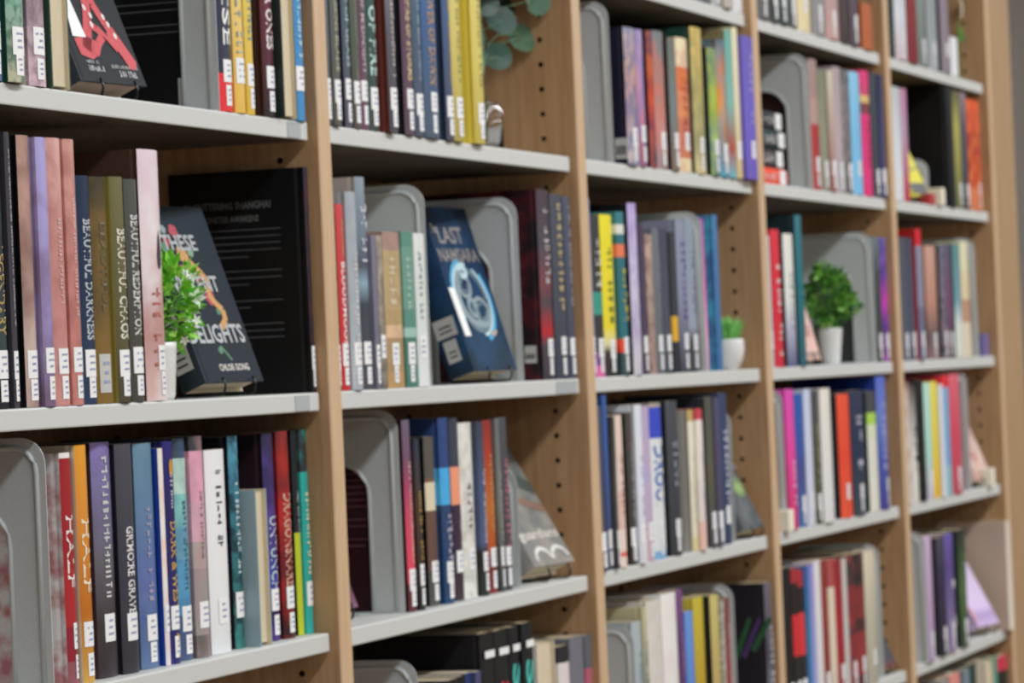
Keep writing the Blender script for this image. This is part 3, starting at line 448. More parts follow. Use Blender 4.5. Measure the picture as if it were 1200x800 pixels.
 (4,'C',4437.7,4534.5,238,8.3,'black book with a pink red top',[(1.0,'c83850'),(0.88,'26282a'),(0.5,'26282a'),(0.3,'c878a0'),(0.15,'4a9c90')],{'c': 1}),
]
BOOKENDS = [
 (0, 'U', 641.4, 12.0, 229, 152, 'grey steel bookend framing a black back cover', 'l'),
 (0, 'L', 208.4, 12.0, 229, 152, 'large grey steel bookend at the left edge', 'l'),
 (1, 'M', 1242.9, 16.0, 235, 152, 'grey steel bookend behind the short paperbacks', 'r'),
 (1, 'M', 1594.3, 21.0, 231, 152, 'grey steel bookend beside the blue display book', 'r'),
 (1, 'L', 1160.3, 30.0, 232, 152, 'grey steel bookend framing a dark maroon cover', 'l'),
 (1, 'L', 1575.9, 30.0, 150, 120, 'small grey bookend beside a leaning display book', 'r'),
 (1, 'B', 1163.8, 20.0, 235, 152, 'grey steel bookend in front of low paperbacks', 'l'),
 (2, 'U', 1991.4, 12.0, 220, 152, 'grey steel bookend beside a dark violet cover', 'l'),
 (2, 'M', 2388.9, 6.0, 233, 152, 'grey rounded bookend before a blue cover', 'r'),
 (2, 'L', 2527.0, 12.0, 200, 152, 'grey bookend before a small leaning display book', 'r'),
 (2, 'B', 1960.6, 4.0, 210, 152, 'grey steel bookend at the foot of the middle column', 'l'),
 (2, 'B', 2528.6, 20.0, 228, 152, 'dim grey bookend behind the black cover', 'r'),
 (3, 'U', 3074.7, 6.0, 221, 152, 'grey steel bookend behind a flat stack of books', 'l'),
 (3, 'M', 3502.7, 12.0, 227, 152, 'grey steel bookend behind a potted bush', 'r'),
 (3, 'L', 2835.8, 12.0, 224, 152, 'grey bookend at the left panel beside a hot pink book', 'l'),
 (3, 'B', 3487.0, 20.0, 232, 152, 'dim grey bookend behind red books', 'r'),
 (4, 'M', 4387.7, 12.0, 234, 152, 'grey bookend beside a small violet card', 'r'),
 (4, 'L', 4258.0, 12.0, 232, 152, 'grey bookend beside a pale leaning book', 'r'),
 (4, 'B', 3772.5, 2.0, 236, 152, 'grey bookend at the foot of the last column', 'l'),
]

# ------------------------------------------------------------------ setting
wood = mat('maple_laminate', 'bf9a74', .45, .35)
mottle(wood, 'ba9670', 'a6805a', 26, .8, (5, 5, .35), 5)
wood_edge = mat('maple_edge_band', 'd8b48c', .45, .35)
mottle(wood_edge, 'd4b694', 'c6a480', 30, .7, (5, 5, .3), 5)
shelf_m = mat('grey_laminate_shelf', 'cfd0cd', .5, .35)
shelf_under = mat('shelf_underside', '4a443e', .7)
wall_m = mottle(mat('painted_wall', '8a847e', .85), '8a847e', '7a746e', 3.5, .6, (6, 6, .6), 3)
ceil_m = mottle(mat('ceiling_tile', 'd8d8d4', .9), 'dcdcd8', 'c8c8c4', 90, .5)
carpet = mottle(mat('carpet', '8a7e70', .95), '8a6c48', '745838', 160, .9, bump=.4)
def slab(name, x0, x1, y0, y1, z0, z1, mm, parent=None):
    b = MB(); b.box(x0, x1, y0, y1, z0, z1); return link(name, b.fixed(name, mm), parent)
struct(slab('floor', -8, 13, -9, .9, -.1, 0, carpet))
struct(slab('ceiling', -8, 13, -9, .9, 3.05, 3.15, ceil_m))
struct(slab('wall_back', -8, 13, .45, .6, 0, 3.05, wall_m))
struct(slab('wall_right', 12.8, 13, -9, .45, 0, 3.05, wall_m))
struct(slab('baseboard_back', 4.9, 12.8, .435, .45, 0, .1, mat('baseboard_vinyl', '4a4642', .6)))

# ------------------------------------------------------------------ the bookcase run
DEPTH = .29
case = thing('bookcase', 'long maple bookcase run with grey shelves holding all the books', 'bookcase', (0, 0, 0))
pegs = mat('peg_hole', '2a1c12', .9)
def side_panel(x1, name='side_panel'):
    """panel whose left face carries a column of bored shelf pin holes near the front (and one near the back)"""
    x0 = x1 - PT; z0, z1 = .0, Z0 + .86
    b = MB()
    holes = [Z0 + .314 + .0323 * k for k in range(-30, 17)]
    rad = .0036; cols = (.046, DEPTH - .04); half = .014
    def fq(y0, y1, za, zb): b.face([(x0, y0, za), (x0, y0, zb), (x0, y1, zb), (x0, y1, za)])
    ys = [0.0015]
    for c in cols: ys += [c - half, c + half]
    ys.append(DEPTH)
    for k in range(0, len(ys) - 1, 2): fq(ys[k], ys[k + 1], z0, z1)
    for c in cols:
        za = z0
        for h in holes:
            fq(c - half, c + half, za, h - half); za = h + half
            n = 12
            ring = [(c + rad * math.cos(2 * math.pi * (j + .5) / n), h + rad * math.sin(2 * math.pi * (j + .5) / n)) for j in range(n)]
            sq = []
            for (yy, zz) in ring:
                s = half / max(abs(yy - c), abs(zz - h)); sq.append((c + (yy - c) * s, h + (zz - h) * s))
            for j in range(n):
                k = (j + 1) % n
                b.face([(x0, *sq[j]), (x0, *ring[j]), (x0, *ring[k]), (x0, *sq[k])])
                b.face([(x0, *ring[j]), (x0 + .011, *ring[j]), (x0 + .011, *ring[k]), (x0, *ring[k])], 2)
                if abs(sq[j][0] - sq[k][0]) > 1e-6 and abs(sq[j][1] - sq[k][1]) > 1e-6:   # the square's corner
                    cy = max((sq[j][0], sq[k][0]), key=lambda t: abs(t - c)); cz = max((sq[j][1], sq[k][1]), key=lambda t: abs(t - h))
                    b.face([(x0, *sq[j]), (x0, *sq[k]), (x0, cy, cz)])
            b.face([(x0 + .011, yy, zz) for yy, zz in ring], 2)
        fq(c - half, c + half, za, z1)
    b.face([(x0 + .0015, 0, z0), (x1 - .0015, 0, z0), (x1 - .0015, 0, z1), (x0 + .0015, 0, z1)], 1)     # front edge band
    b.face([(x0, .0015, z0), (x0 + .0015, 0, z0), (x0 + .0015, 0, z1), (x0, .0015, z1)], 1)
    b.face([(x1 - .0015, 0, z0), (x1, .0015, z0), (x1, .0015, z1), (x1 - .0015, 0, z1)], 1)
    b.face([(x1, .0015, z0), (x1, DEPTH, z0), (x1, DEPTH, z1), (x1, .0015, z1)])
    b.face([(x0, DEPTH, z0), (x0, DEPTH, z1), (x1, DEPTH, z1), (x1, DEPTH, z0)])
    b.face([(x0, .0015, z1), (x1, .0015, z1), (x1, DEPTH, z1), (x0, DEPTH, z1)])
    me = b.mesh(name, [wood, wood_edge, pegs])
    return link(name, me, case)
for p in range(-1, 6): side_panel(p * BAY)
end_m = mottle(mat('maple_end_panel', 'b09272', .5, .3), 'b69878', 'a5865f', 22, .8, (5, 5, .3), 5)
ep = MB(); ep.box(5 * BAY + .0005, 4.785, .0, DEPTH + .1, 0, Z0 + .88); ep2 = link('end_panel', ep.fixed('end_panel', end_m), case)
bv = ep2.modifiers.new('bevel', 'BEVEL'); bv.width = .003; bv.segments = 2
sm = {}
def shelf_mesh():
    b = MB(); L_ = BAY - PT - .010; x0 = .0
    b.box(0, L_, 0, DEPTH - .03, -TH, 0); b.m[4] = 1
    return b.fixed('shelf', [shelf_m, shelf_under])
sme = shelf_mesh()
for bay in range(-1, 5):
    for zz in list(ROWZ.values()) + [Z0 + .83, Z0 - 1.15]:
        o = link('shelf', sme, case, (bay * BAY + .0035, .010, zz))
        bv = o.modifiers.new('bevel', 'BEVEL'); bv.width = .0018; bv.segments = 2
    slab('back_panel', bay * BAY + .001, (bay + 1) * BAY - PT - .001, DEPTH - .012, DEPTH - .003, .05, Z0 + .85, wood, case)
    slab('kick_board', bay * BAY + .001, (bay + 1) * BAY - PT - .001, .03, .05, 0, .1, wood, case)
slab('top_board', -BAY - PT, 5 * BAY, .0, DEPTH, Z0 + .8605, Z0 + .8855, wood_edge, case)

# ------------------------------------------------------------------ books
ROWN = {'T': 'top shelf', 'U': 'upper shelf', 'M': 'middle shelf', 'L': 'lower shelf', 'B': 'bottom shelf', 'C': 'lowest corner shelf'}
BAYN = ['leftmost bay', 'second bay', 'centre bay', 'fourth bay', 'rightmost bay']
paper_m = mottle(mat('page_edges', 'd8ccb0', .85, .2), 'dccfb4', 'c4b696', 40, .7, (90, 90, .6), 2)
paper_grey = mottle(mat('page_edges_brown', 'b09a88', .85, .2), 'b49e8c', '947e6e', 40, .7, (90, 90, .6), 2)
sticker_m = mat('white_sticker', 'fafaff', .45, .4)
ink_m = mat('sticker_ink', '9aa2c0', .6)
grey_sticker = mat('grey_sticker', 'c4c4c0', .5)
black_ink = mat('black_ink', '26262a', .6)
blurb_ink = mat('blurb_ink', '5a5a5e', .6)
blurb_red = mat('blurb_ink_red', '6a4048', .6)

class Shape:
    def __init__(s, t, h, D, soft):
        s.t, s.h, s.D, s.soft = t, h, D, soft
        s.bulge = .0007 if soft else min(.0042, .13 * t)
    def ys(s, x): return s.bulge * min(1, abs(2 * x / s.t)) ** 2

def cover_mesh(S, mats):
    t, h, D = S.t, S.h, S.D; ct = .0006 if S.soft else .0024
    ct = min(ct, t * .2)
    n = 8
    out = [(-t / 2, D)]
    if not S.soft: out += [(-t / 2, .012), (-t / 2 + .0009, .0085), (-t / 2 + .0001, .0055)]
    arc = [(-t / 2 + t * k / n) for k in range(n + 1)]
    out += [(x, S.ys(x)) for x in arc]
    if not S.soft: out += [(t / 2 - .0001, .0055), (t / 2 - .0009, .0085), (t / 2, .012)]
    out += [(t / 2, D)]
    inn = [(max(-t / 2 + ct, min(t / 2 - ct, x)), max(y, ct + S.bulge * .5 + .0004)) for x, y in out]
    b = MB(); k = len(out)
    for i in range(k - 1):
        a, c = out[i], out[i + 1]; a2, c2 = inn[i], inn[i + 1]
        side = 1 if (a[0] < 0 and c[0] < -t / 2 + .002 and max(a[1], c[1]) > .005) else 0
        b.face([(*a, 0), (*c, 0), (*c, h), (*a, h)], side)
        b.face([(*a2, 0), (*a2, h), (*c2, h), (*c2, 0)], 2)
        b.face([(*a, h), (*c, h), (*c2, h), (*a2, h)], side)
        b.face([(*a, 0), (*a2, 0), (*c2, 0), (*c, 0)], side)
    b.face([(*out[0], 0), (*out[0], h), (*inn[0], h), (*inn[0], 0)], 1)
    b.face([(*out[-1], 0), (*inn[-1], 0), (*inn[-1], h), (*out[-1], h)], 0)
    return b.mesh('cover', mats)

def sticker(S, zc, w, hgt, mats, rng, xoff=0):
    b = MB(); n = 5; x0, x1 = xoff - w / 2, xoff + w / 2; e = .0005
    xs = [x0 + (x1 - x0) * k / n for k in range(n + 1)]
    for a, c in zip(xs, xs[1:]):
        b.face([(a, S.ys(a) - e, zc - hgt / 2), (c, S.ys(c) - e, zc - hgt / 2), (c, S.ys(c) - e, zc + hgt / 2), (a, S.ys(a) - e, zc + hgt / 2)])
    for k in range(3):
        zz = zc + hgt * (.26 - .24 * k); ww = w * rng.uniform(.25, .6) / 2; xx = xoff + w * rng.uniform(-.06, .06)
        b.face([(xx - ww, S.ys(xx - ww) - 2 * e, zz - hgt * .04), (xx + ww, S.ys(xx + ww) - 2 * e, zz - hgt * .04), (xx + ww, S.ys(xx + ww) - 2 * e, zz + hgt * .04), (xx - ww, S.ys(xx - ww) - 2 * e, zz + hgt * .04)], 1)
    return b.mesh('spine_label', mats)

def spine_title(S, s, z_top, z_bot, wf, mm):
    vs, fs, asp = text_uv(s)
    b = MB(); w = S.t * wf; le = z_top - z_bot
    b.v = [((v - .5) * w, S.ys((v - .5) * w) - .0004, z_top - u_ * le) for u_, v in vs]
    b.f = list(fs); b.m = [0] * len(fs)
    return b.mesh('title', mm)
def spine_print(S, z_top, z_bot, wf, mm, rng):
    b = MB(); w = S.t * wf
    for a, c, v0, v1 in print_uv(rng, z_top - z_bot, w):
        xa, xb = v0 - w / 2, v1 - w / 2; y = min(S.ys(xa), S.ys(xb)) - .0005
        b.face([(xa, y, z_top - c), (xb, y, z_top - c), (xb, y, z_top - a), (xa, y, z_top - a)])
    return b.mesh('print', mm)
def side_lines(S, rows, mm, side=-1):
    """thin lines of small print on the back cover (side -1) or front cover (side 1): rows of (s0, s1, z, thickness)"""
    b = MB(); x = side * (S.t / 2 + .0004)
    for s0, s1, z, th in rows:
        if side < 0: y0, y1 = S.D - s0, S.D - s1
        else: y0, y1 = s0, s1
        b.face([(x, y0, z), (x, y1, z), (x, y1, z + th), (x, y0, z + th)])
    return b.mesh('blurb_print', mm)
def side_text(S, s, s0, s1, z0, z1, mm, side=-1, name='title'):
    vs, fs, asp = text_uv(s); b = MB(); x = side * (S.t / 2 + .0006)
    for u_, v in vs:
        q = s0 + (s1 - s0) * u_
        b.v.append((x, S.D - q if side < 0 else q, z0 + (z1 - z0) * v))
    b.f = list(fs); b.m = [0] * len(fs)
    return b.mesh(name, mm)

def build_book(name, label, group, w3, stops, o, seed):
    """w3 = (thickness, height, depth); local frame: spine at y = 0 facing -y, base at z = 0"""
    t, h, D = w3; rng = random.Random(seed)
    soft = o.get('k') == 'p'
    S = Shape(t, h, D, soft)
    root = thing(name, label, 'book', group=group)
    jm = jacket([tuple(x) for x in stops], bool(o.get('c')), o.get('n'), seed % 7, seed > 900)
    lf = jm
    if 'lf' in o or 'ln' in o:
        lf = jacket([(0., o.get('lf', stops[0][1]))], False, o.get('ln'), seed % 5, seed > 900)
    cv = S.cover = link('cover', cover_mesh(S, [jm, lf, paper_m]), root)
    ct = .0008 if soft else min(.0026, t * .21); ov = .0003 if soft else .003
    b = MB(); b.box(-t / 2 + ct, t / 2 - ct, S.bulge + .0022, D - (.0002 if soft else .004), ov, h - ov)
    link('pages', b.fixed('pages', paper_grey if o.get('brown') else paper_m), root)
    for (s, c, f0, f1, wf) in o.get('T', []):
        link('title', spine_title(S, s, h * (1 - f0), h * (1 - f1), wf, mat('lettering_ink', c, .45)), cv)
    if 'M' in o:
        c, f0, f1, wf = o['M']
        link('print', spine_print(S, h * (1 - f0), h * (1 - f1), wf * .8, mat('lettering_ink', c, .5), rng), cv)
    L = o.get('L', ''); st = [sticker_m, ink_m]
    wl = max(.006, t * .8); z1 = .036 + rng.uniform(-.002, .003)
    if L == 'A':
        link('spine_label', sticker(S, z1 + .002, min(wl, .022), .025, st, rng), cv)
        link('spine_label', sticker(S, .0155, min(wl * .72, .014), .019, st, rng), cv)
    elif L == 'B':
        link('spine_label', sticker(S, z1 + .006, min(wl, .02), .023, st, rng), cv)
        link('spine_label', sticker(S, .0165, min(wl * .6, .013), .021, st, rng), cv)
    elif L == 'C':
        link('spine_label', sticker(S, z1 + .008, min(wl, .022), .026, st, rng), cv)
    elif L == 'E':
        link('spine_label', sticker(S, z1 + .006, min(wl * .6, .02), .024, st, rng, t * .17), cv)
        link('spine_label', sticker(S, .0165, min(wl * .45, .013), .022, st, rng, t * .2), cv)
    elif L == 'D':
        link('spine_label', sticker(S, .028, min(wl * .7, .03), .036, [grey_sticker, ink_m], rng, -t * .12), cv)
    if o.get('drop'):
        b = MB(); pts = [(.0, .165), (.0035, .15), (.0052, .141), (.0048, .132), (.002, .127), (-.002, .127), (-.0046, .132), (-.005, .141), (-.0034, .15)]
        b.face([(x + t * .2, S.ys(x + t * .2) - .0009, z) for x, z in pts][::-1])
        link('drop_mark', b.mesh('drop_mark', mat('lettering_ink', '3c3444', .5)), cv)
    if o.get('gold'):
        b = MB(); b.face([(.0045 * math.cos(a * .63), -.0004, h - .026 + .009 * math.sin(a * .63)) for a in range(10)])
        b.face([(-.002, -.0004, .03), (.004, -.0004, .028), (.002, -.0004, .014), (-.001, -.0004, .012)])
        b.face([(-.001, -.0004, .010), (.004, -.0004, .010), (.004, -.0004, .006), (-.001, -.0004, .006)])
        link('emblem', b.mesh('emblem', mat('lettering_ink', 'c89038', .45)), cv)
    if o.get('band'):
        b = MB(); b.face([(-t * .36, -.0002, h * .88), (t * .36, -.0002, h * .88), (t * .36, -.0002, h * .915), (-t * .36, -.0002, h * .915)])
        link('white_band', b.mesh('white_band', sticker_m), cv)
    if o.get('art'):
        b = MB(); x = -t / 2 - .0006
        def blob(s0, z0, rs, rz, mi):
            b.face([(x, D - s0 - rs * math.cos(a * .7), z0 + rz * math.sin(a * .7)) for a in range(9)], mi)
        blob(.055, h - .085, .014, .012, 0); blob(.05, h - .105, .012, .008, 0)
        for k in range(3):
            s0 = .085 + .016 * k
            b.face([(x, D - s0, h - .12 + .01 * k), (x, D - s0 - .03, h - .05), (x, D - s0 - .035, h - .055), (x, D - s0 - .008, h - .125 + .01 * k)], 1 + k % 2)
        link('cover_picture', b.mesh('cover_picture', [mat('lettering_ink', 'a8603c', .5), mat('lettering_ink', '2c5c38', .5), mat('lettering_ink', '4c3468', .5)]), cv)
    B = o.get('B')
    if B in (1, 3):
        rows = []; z = h - .03; rr = random.Random(3 + B)
        while z > .075:
            if rr.random() > .3: rows.append((D * .12, D * rr.uniform(.6, .92), z, .0012))
            z -= .0075
        link('blurb_print', side_lines(S, rows, blurb_ink if B == 1 else blurb_red), cv)
    if B == 2:
        ti = mat('lettering_ink', '686a6c', .5)
        link('title', side_text(S, 'IN GLITTERING SHANGHAI', .018, .118, h - .041, h - .033, ti), cv)
        link('title', side_text(S, 'A MONSTER AWAKENS', .03, .104, h - .055, h - .048, ti), cv)
        rows = []
        for k, n in ((.064, 5), (.108, 3), (.140, 2), (.165, 4)):
            for j in range(n):
                rows.append((.02, .128 if j < n - 1 else .09, h - k - .0072 * j, .0011))
        link('blurb_print', side_lines(S, rows, blurb_ink), cv)
    if B in (1, 3, 4):
        b = MB(); x = -t / 2 - .0005; s0, s1 = (D - .048, D - .008) if B != 4 else (D - .022, D - .004)
        zb, zt = (.008, .036) if B != 3 else (.022, .044)
        if B == 3: s0, s1 = D - .028, D - .012
        b.face([(x, D - s0, zb), (x, D - s1, zb), (x, D - s1, zt), (x, D - s0, zt)], 0)
        for k in range(9):
            a = s0 + (s1 - s0) * (.1 + .09 * k); b.face([(x - .0003, D - a, zb + .005), (x - .0003, D - a - (s1 - s0) * .05, zb + .005), (x - .0003, D - a - (s1 - s0) * .05, zt - .01), (x - .0003, D - a, zt - .01)], 1)
        link('barcode_label', b.mesh('barcode_label', [grey_sticker, black_ink]), cv)
    return root, S

seen_labels = set()
def uniq(s):
    assert s not in seen_labels, s
    n = len(s.split()); assert 4 <= n <= 16, (n, s)
    seen_labels.add(s); return s
for i, (bay, row, x0, x1, h, sb, look, stops, o) in enumerate(BOOKS):
    t = (x1 - x0 - .5) / 1000; h = h / 1000; rng = random.Random(i * 7 + 1)
    D = max(.10, min(.165, h * .66)) if h > .12 else .09
    if o.get('k') == 'p': D = h * .62
    lab = uniq('%s, %s, %s' % (look, ROWN[row], BAYN[bay]))
    root, S = build_book('book', lab, 'books on the %s of the %s' % (ROWN[row], BAYN[bay]), (t, h, D), stops, o, i)
    if o.get('k') == 'f':
        root.location = ((x0 + x1) / 2000, sb / 1000 + D, ROWZ[row] + .0004); root.rotation_euler = (0, 0, math.pi)
    else:
        root.location = ((x0 + x1) / 2000, sb / 1000, ROWZ[row] + .0004)

# ------------------------------------------------------------------ bookends
steel = mottle(mat('grey_painted_steel', '85898a', .38, .45), 'c6cbcc', 'babfc0', 400, .5)
def bookend(x, y, z, h, w, label, flat=0):
    root = thing('bookend', uniq(label), 'bookend', (x, y, z + .0005), group='grey steel bookends')
    leg = w * .25; rc = .024; ra = w / 2 - leg; za = h * .74 - ra
    def arc(cy, cz, rr, a0, a1, n=8): return [(cy + rr * math.cos(a0 + (a1 - a0) * k / n), cz + rr * math.sin(a0 + (a1 - a0) * k / n)) for k in range(n + 1)]
    left = [(0, 0)] + arc(rc, h - rc, rc, math.pi, math.pi / 2)
    right = arc(w - rc, h - rc, rc, math.pi / 2, 0) + [(w, 0)]
    inner = [(w - leg, 0)] + arc(w / 2, za, ra, 0, math.pi, 12) + [(leg, 0)]
    pts = left + right + inner
    def ztop(y_):
        q = min(y_, w - y_); return h if q >= rc else h - rc + math.sqrt(max(0, rc * rc - (rc - q) ** 2))
    def zarch(y_): return za + math.sqrt(max(0, ra * ra - (y_ - w / 2) ** 2))
    ys = sorted(set([0, w] + [rc * (1 - math.cos(k * .196)) for k in range(9)] + [w - rc * (1 - math.cos(k * .196)) for k in range(9)] + [w / 2 - ra * math.cos(k * math.pi / 16) for k in range(17)]))
    b = MB(); th = .0011
    for y0, y1 in zip(ys, ys[1:]):
        ins = leg - 1e-6 < y0 and y1 < w - leg + 1e-6
        a0, a1 = (zarch(y0), zarch(y1)) if ins else (0, 0)
        t0, t1 = ztop(y0), ztop(y1)
        b.face([(0, y0, a0), (0, y0, t0), (0, y1, t1), (0, y1, a1)]); b.face([(th, y0, a0), (th, y1, a1), (th, y1, t1), (th, y0, t0)])
        b.face([(0, y0, t0), (th, y0, t0), (th, y1, t1), (0, y1, t1)]); b.face([(0, y0, a0), (0, y1, a1), (th, y1, a1), (th, y0, a0)])
    b.face([(0, 0, 0), (th, 0, 0), (th, 0, h - rc), (0, 0, h - rc)]); b.face([(0, w, 0), (0, w, h - rc), (th, w, h - rc), (th, w, 0)])
    link('plate', b.fixed('plate', steel), root)
    b = MB(); e = .0026
    b.tube([(0, .5 * w + (p[0] - .5 * w) * (1 - .018 / w), max(.001, p[1] - (.009 if p[1] > h - rc - .001 else 0))) for p in left + right], e, 8)
    link('outer_rim', b.fixed('outer_rim', steel, True), root)
    b = MB(); b.tube([(0, p[0], max(.001, p[1])) for p in inner], e * .9, 8)
    link('arch_rim', b.fixed('arch_rim', steel, True), root)
    b = MB(); b.box(-.003, .0005, .003, w - .003, 0, .0014)
    if flat: b.box(*((.001, .04) if flat > 0 else (-.04, 0)), leg + .003, w - leg - .003, 0, .0010)
    link('foot', b.fixed('foot', steel), root)
    return root
for (bay, row, x, y, h, w, look, side) in BOOKENDS:
    bookend(x / 1000, y / 1000, ROWZ[row], h / 1000, w / 1000, '%s, %s, %s' % (look, ROWN[row], BAYN[bay]), 0 if ('rounded' in look or 'potted' in look) else 1 if side == 'r' else -1)
bookend(4.075, .03, ROWZ['U'], .09, .075, 'small grey bookend beside a yellow leaning book, upper shelf, rightmost bay')

# ------------------------------------------------------------------ books leaning on wire easels, covers outward
wire_m = mat('black_wire', '18181a', .35)
def ink(c): return mat('lettering_ink', c, .5)
def disc(b, S, s, z, rs, rz, mi, lift=0, n=12):
    x = S.t / 2 + .0005 + lift
    b.face([(x, s + rs * math.cos(2 * math.pi * k / n), z + rz * math.sin(2 * math.pi * k / n)) for k in range(n)], mi)
def poly(b, S, pts, mi, lift=0):
    x = S.t / 2 + .0005 + lift
    b.face([(x, s, z) for s, z in pts], mi)
def ribbon(b, S, path, wid, mi, lift=0):
    for k, (p, q) in enumerate(zip(path, path[1:])):
        d_ = Vector((q[0] - p[0], q[1] - p[1])); nn = Vector((-d_.y, d_.x)).normalized() * wid / 2
        poly(b, S, [(p[0] + nn.x, p[1] + nn.y), (p[0] - nn.x, p[1] - nn.y), (q[0] - nn.x, q[1] - nn.y), (q[0] + nn.x, q[1] + nn.y)], mi, lift + k * 1e-6)
def easel(bay, row, x, y, w, t, lean, yaw, label):
    root = thing('wire_easel', uniq(label), 'stand', (x, y, ROWZ[row] + .0004), -yaw, 'black wire display easels')
    yb = .06 * math.tan(lean) + .005; r = .0014; yf = -t * math.cos(lean) - .004
    for fx in (.28, .78):
        b = MB()
        b.tube([(w * fx, yb, .06), (w * fx, .022, .004), (w * fx, .012, .0018), (w * fx, yf + .004, .0018), (w * fx, yf, .004), (w * fx, yf - .002, .012), (w * fx, yf + .0015, .020)], r, 6)
        link('hook', b.fixed('hook', wire_m, True), root)
    b = MB(); b.tube([(w * .28, yb, .06), (w * .78, yb, .06)], r, 6); link('back_bar', b.fixed('back_bar', wire_m, True), root)
def display(bay, row, x, y, w, h, t, lean, yaw, look, stops, o, seed, art=None, stand=True, raise_=.0045):
    root, S = build_book('display_book', uniq('%s, %s, %s' % (look, ROWN[row], BAYN[bay])), 'books leaning face out on wire easels', (t, h, w), stops, o, seed)
    M = Matrix.Translation((x, y, ROWZ[row] + raise_)) @ Matrix.Rotation(-yaw, 4, 'Z') @ Matrix.Rotation(-lean, 4, 'X') @ Matrix.Rotation(-math.pi / 2, 4, 'Z') @ Matrix.Translation((t / 2, 0, 0))
    root.matrix_world = M
    if art: art(root, S)
    if stand: easel(bay, row, x, y, w, t, lean, yaw, 'black wire easel holding the %s' % look.split(',')[0])
    return root
R = math.radians

def art_violent(root, S):
    gr = ink('b0b4b8')
    link('title', side_text(S, 'THESE', 0.0159, 0.0777, .146, .164, gr, 1), S.cover)
    link('title', side_text(S, 'VIOLENT', 0.0071, 0.0918, .100, .118, gr, 1), S.cover)
    link('title', side_text(S, 'DELIGHTS', 0.0035, 0.1060, .043, .064, gr, 1), S.cover)
    link('author_name', side_text(S, 'CHLOE GONG', 0.0389, 0.0936, .0125, .020, ink('d8d4cc'), 1, 'author_name'), S.cover)
    b = MB(); q = S.D / .128; rng = random.Random(4)
    for (s, z, rr, mi) in ((.05, .168, .008, 0), (.028, .156, .006, 0), (.040, .122, .009, 0), (.066, .118, .007, 0), (.078, .094, .009, 0), (.052, .142, .010, 1), (.06, .130, .008, 1), (.03, .170, .005, 4), (.07, .145, .006, 3), (.085, .078, .004, 2), (.03, .138, .006, 2), (.02, .15, .006, 2), (.06, .035, .004, 2)):
        for k in range(5):
            a = k * 1.2566 + s * 90
            disc(b, S, s * q + .5 * rr * math.cos(a), z + .5 * rr * math.sin(a), rr * .55, rr * .55, mi, -.0003 + k * 1e-6, 7)
    ribbon(b, S, [(.045, .135), (.058, .130), (.070, .120), (.074, .108), (.068, .098), (.074, .088), (.084, .080), (.082, .068), (.070, .060)], .008, 1, -.00028)
    ribbon(b, S, [(.055, .04), (.062, .032), (.068, .024)], .003, 2, -.0003)
    ribbon(b, S, [(.02, .13), (.03, .12), (.035, .108)], .003, 2, -.0003)
    link('cover_picture', b.mesh('cover_picture', [ink('b02c3c'), ink('c89048'), ink('3f7a58'), ink('7a9a7c'), ink('8a9898')]), S.cover)
    b = MB()                                   # stickers on the spine side
    for (z0, z1) in ((.055, .085), (.018, .05)):
        b.face([(-S.t * .36, -.0006, z0), (S.t * .36, -.0006, z0), (S.t * .36, -.0006, z1), (-S.t * .36, -.0006, z1)], 0)
        for k in range(3): b.face([(-S.t * .25, -.0009, z0 + .006 + .007 * k), (S.t * .2, -.0009, z0 + .006 + .007 * k), (S.t * .2, -.0009, z0 + .008 + .007 * k), (-S.t * .25, -.0009, z0 + .008 + .007 * k)], 1)
    link('spine_label', b.mesh('spine_label', [grey_sticker, black_ink]), S.cover)
display(0, 'M', .646, .070, .113, .196, .030, R(20.5), R(10), 'black display book with red flowers and silver title', [(0., '252d34'), (1., '28313a')], {}, 901, art_violent)

def art_hand(root, S):
    b = MB()
    ribbon(b, S, [(.036, .034), (.046, .05), (.058, .07), (.066, .09), (.076, .12), (.082, .15)], .013, 0, .0001)
    ribbon(b, S, [(.084, .15), (.074, .11), (.076, .085), (.086, .064), (.097, .043), (.110, .018)], .011, 0, .0002)
    ribbon(b, S, [(.088, .058), (.098, .040), (.109, .020)], .017, 0, .0003)
    ribbon(b, S, [(.056, .062), (.066, .058), (.072, .050), (.060, .042), (.048, .030)], .009, 0, .0004)
    ribbon(b, S, [(.068, .060), (.078, .050), (.090, .036)], .006, 0, .0005)
    poly(b, S, [(.020, .045), (.022, .028), (.040, .024), (.056, .030), (.058, .044), (.040, .050)], 0, .0001)
    for s, z in ((.058, .080), (.064, .072), (.060, .062), (.086, .072), (.090, .064), (.095, .052)): disc(b, S, s, z, .0026, .0036, 1, .0006, 8)
    link('red_hand', b.mesh('red_hand', [ink('c82834'), ink('e8dcd8')]), S.cover)
    b = MB(); poly(b, S, [(.018, .047), (.041, .047), (.036, .10), (.030, .10)], 0, .0007); link('white_patch', b.mesh('white_patch', sticker_m), S.cover)
    link('print', print_front(S, .026, .046, .0195, .004, ink('a8a8a8'), 3), S.cover); link('print', print_front(S, .027, .052, .0115, .006, ink('d0d0d0'), 4), S.cover)
    link('print', print_front(S, .068, .112, .0165, .004, ink('b8b8b8'), 5), S.cover); link('print', print_front(S, .078, .110, .0075, .007, ink('d0d0d0'), 6), S.cover)
def print_front(S, s0, s1, z, hgt, mm, seed):
    b = MB(); x = S.t / 2 + .0006
    for a, c, v0, v1 in print_uv(random.Random(seed), s1 - s0, hgt):
        b.face([(x, s0 + a, z + v0), (x, s0 + c, z + v0), (x, s0 + c, z + v1), (x, s0 + a, z + v1)])
    return b.mesh('print', mm)
display(0, 'U', .378, .072, .120, .215, .034, R(21.5), R(8), 'black display book showing a red hand', [(0., '323438'), (1., '303236')], {'brown': 1}, 902, art_hand)

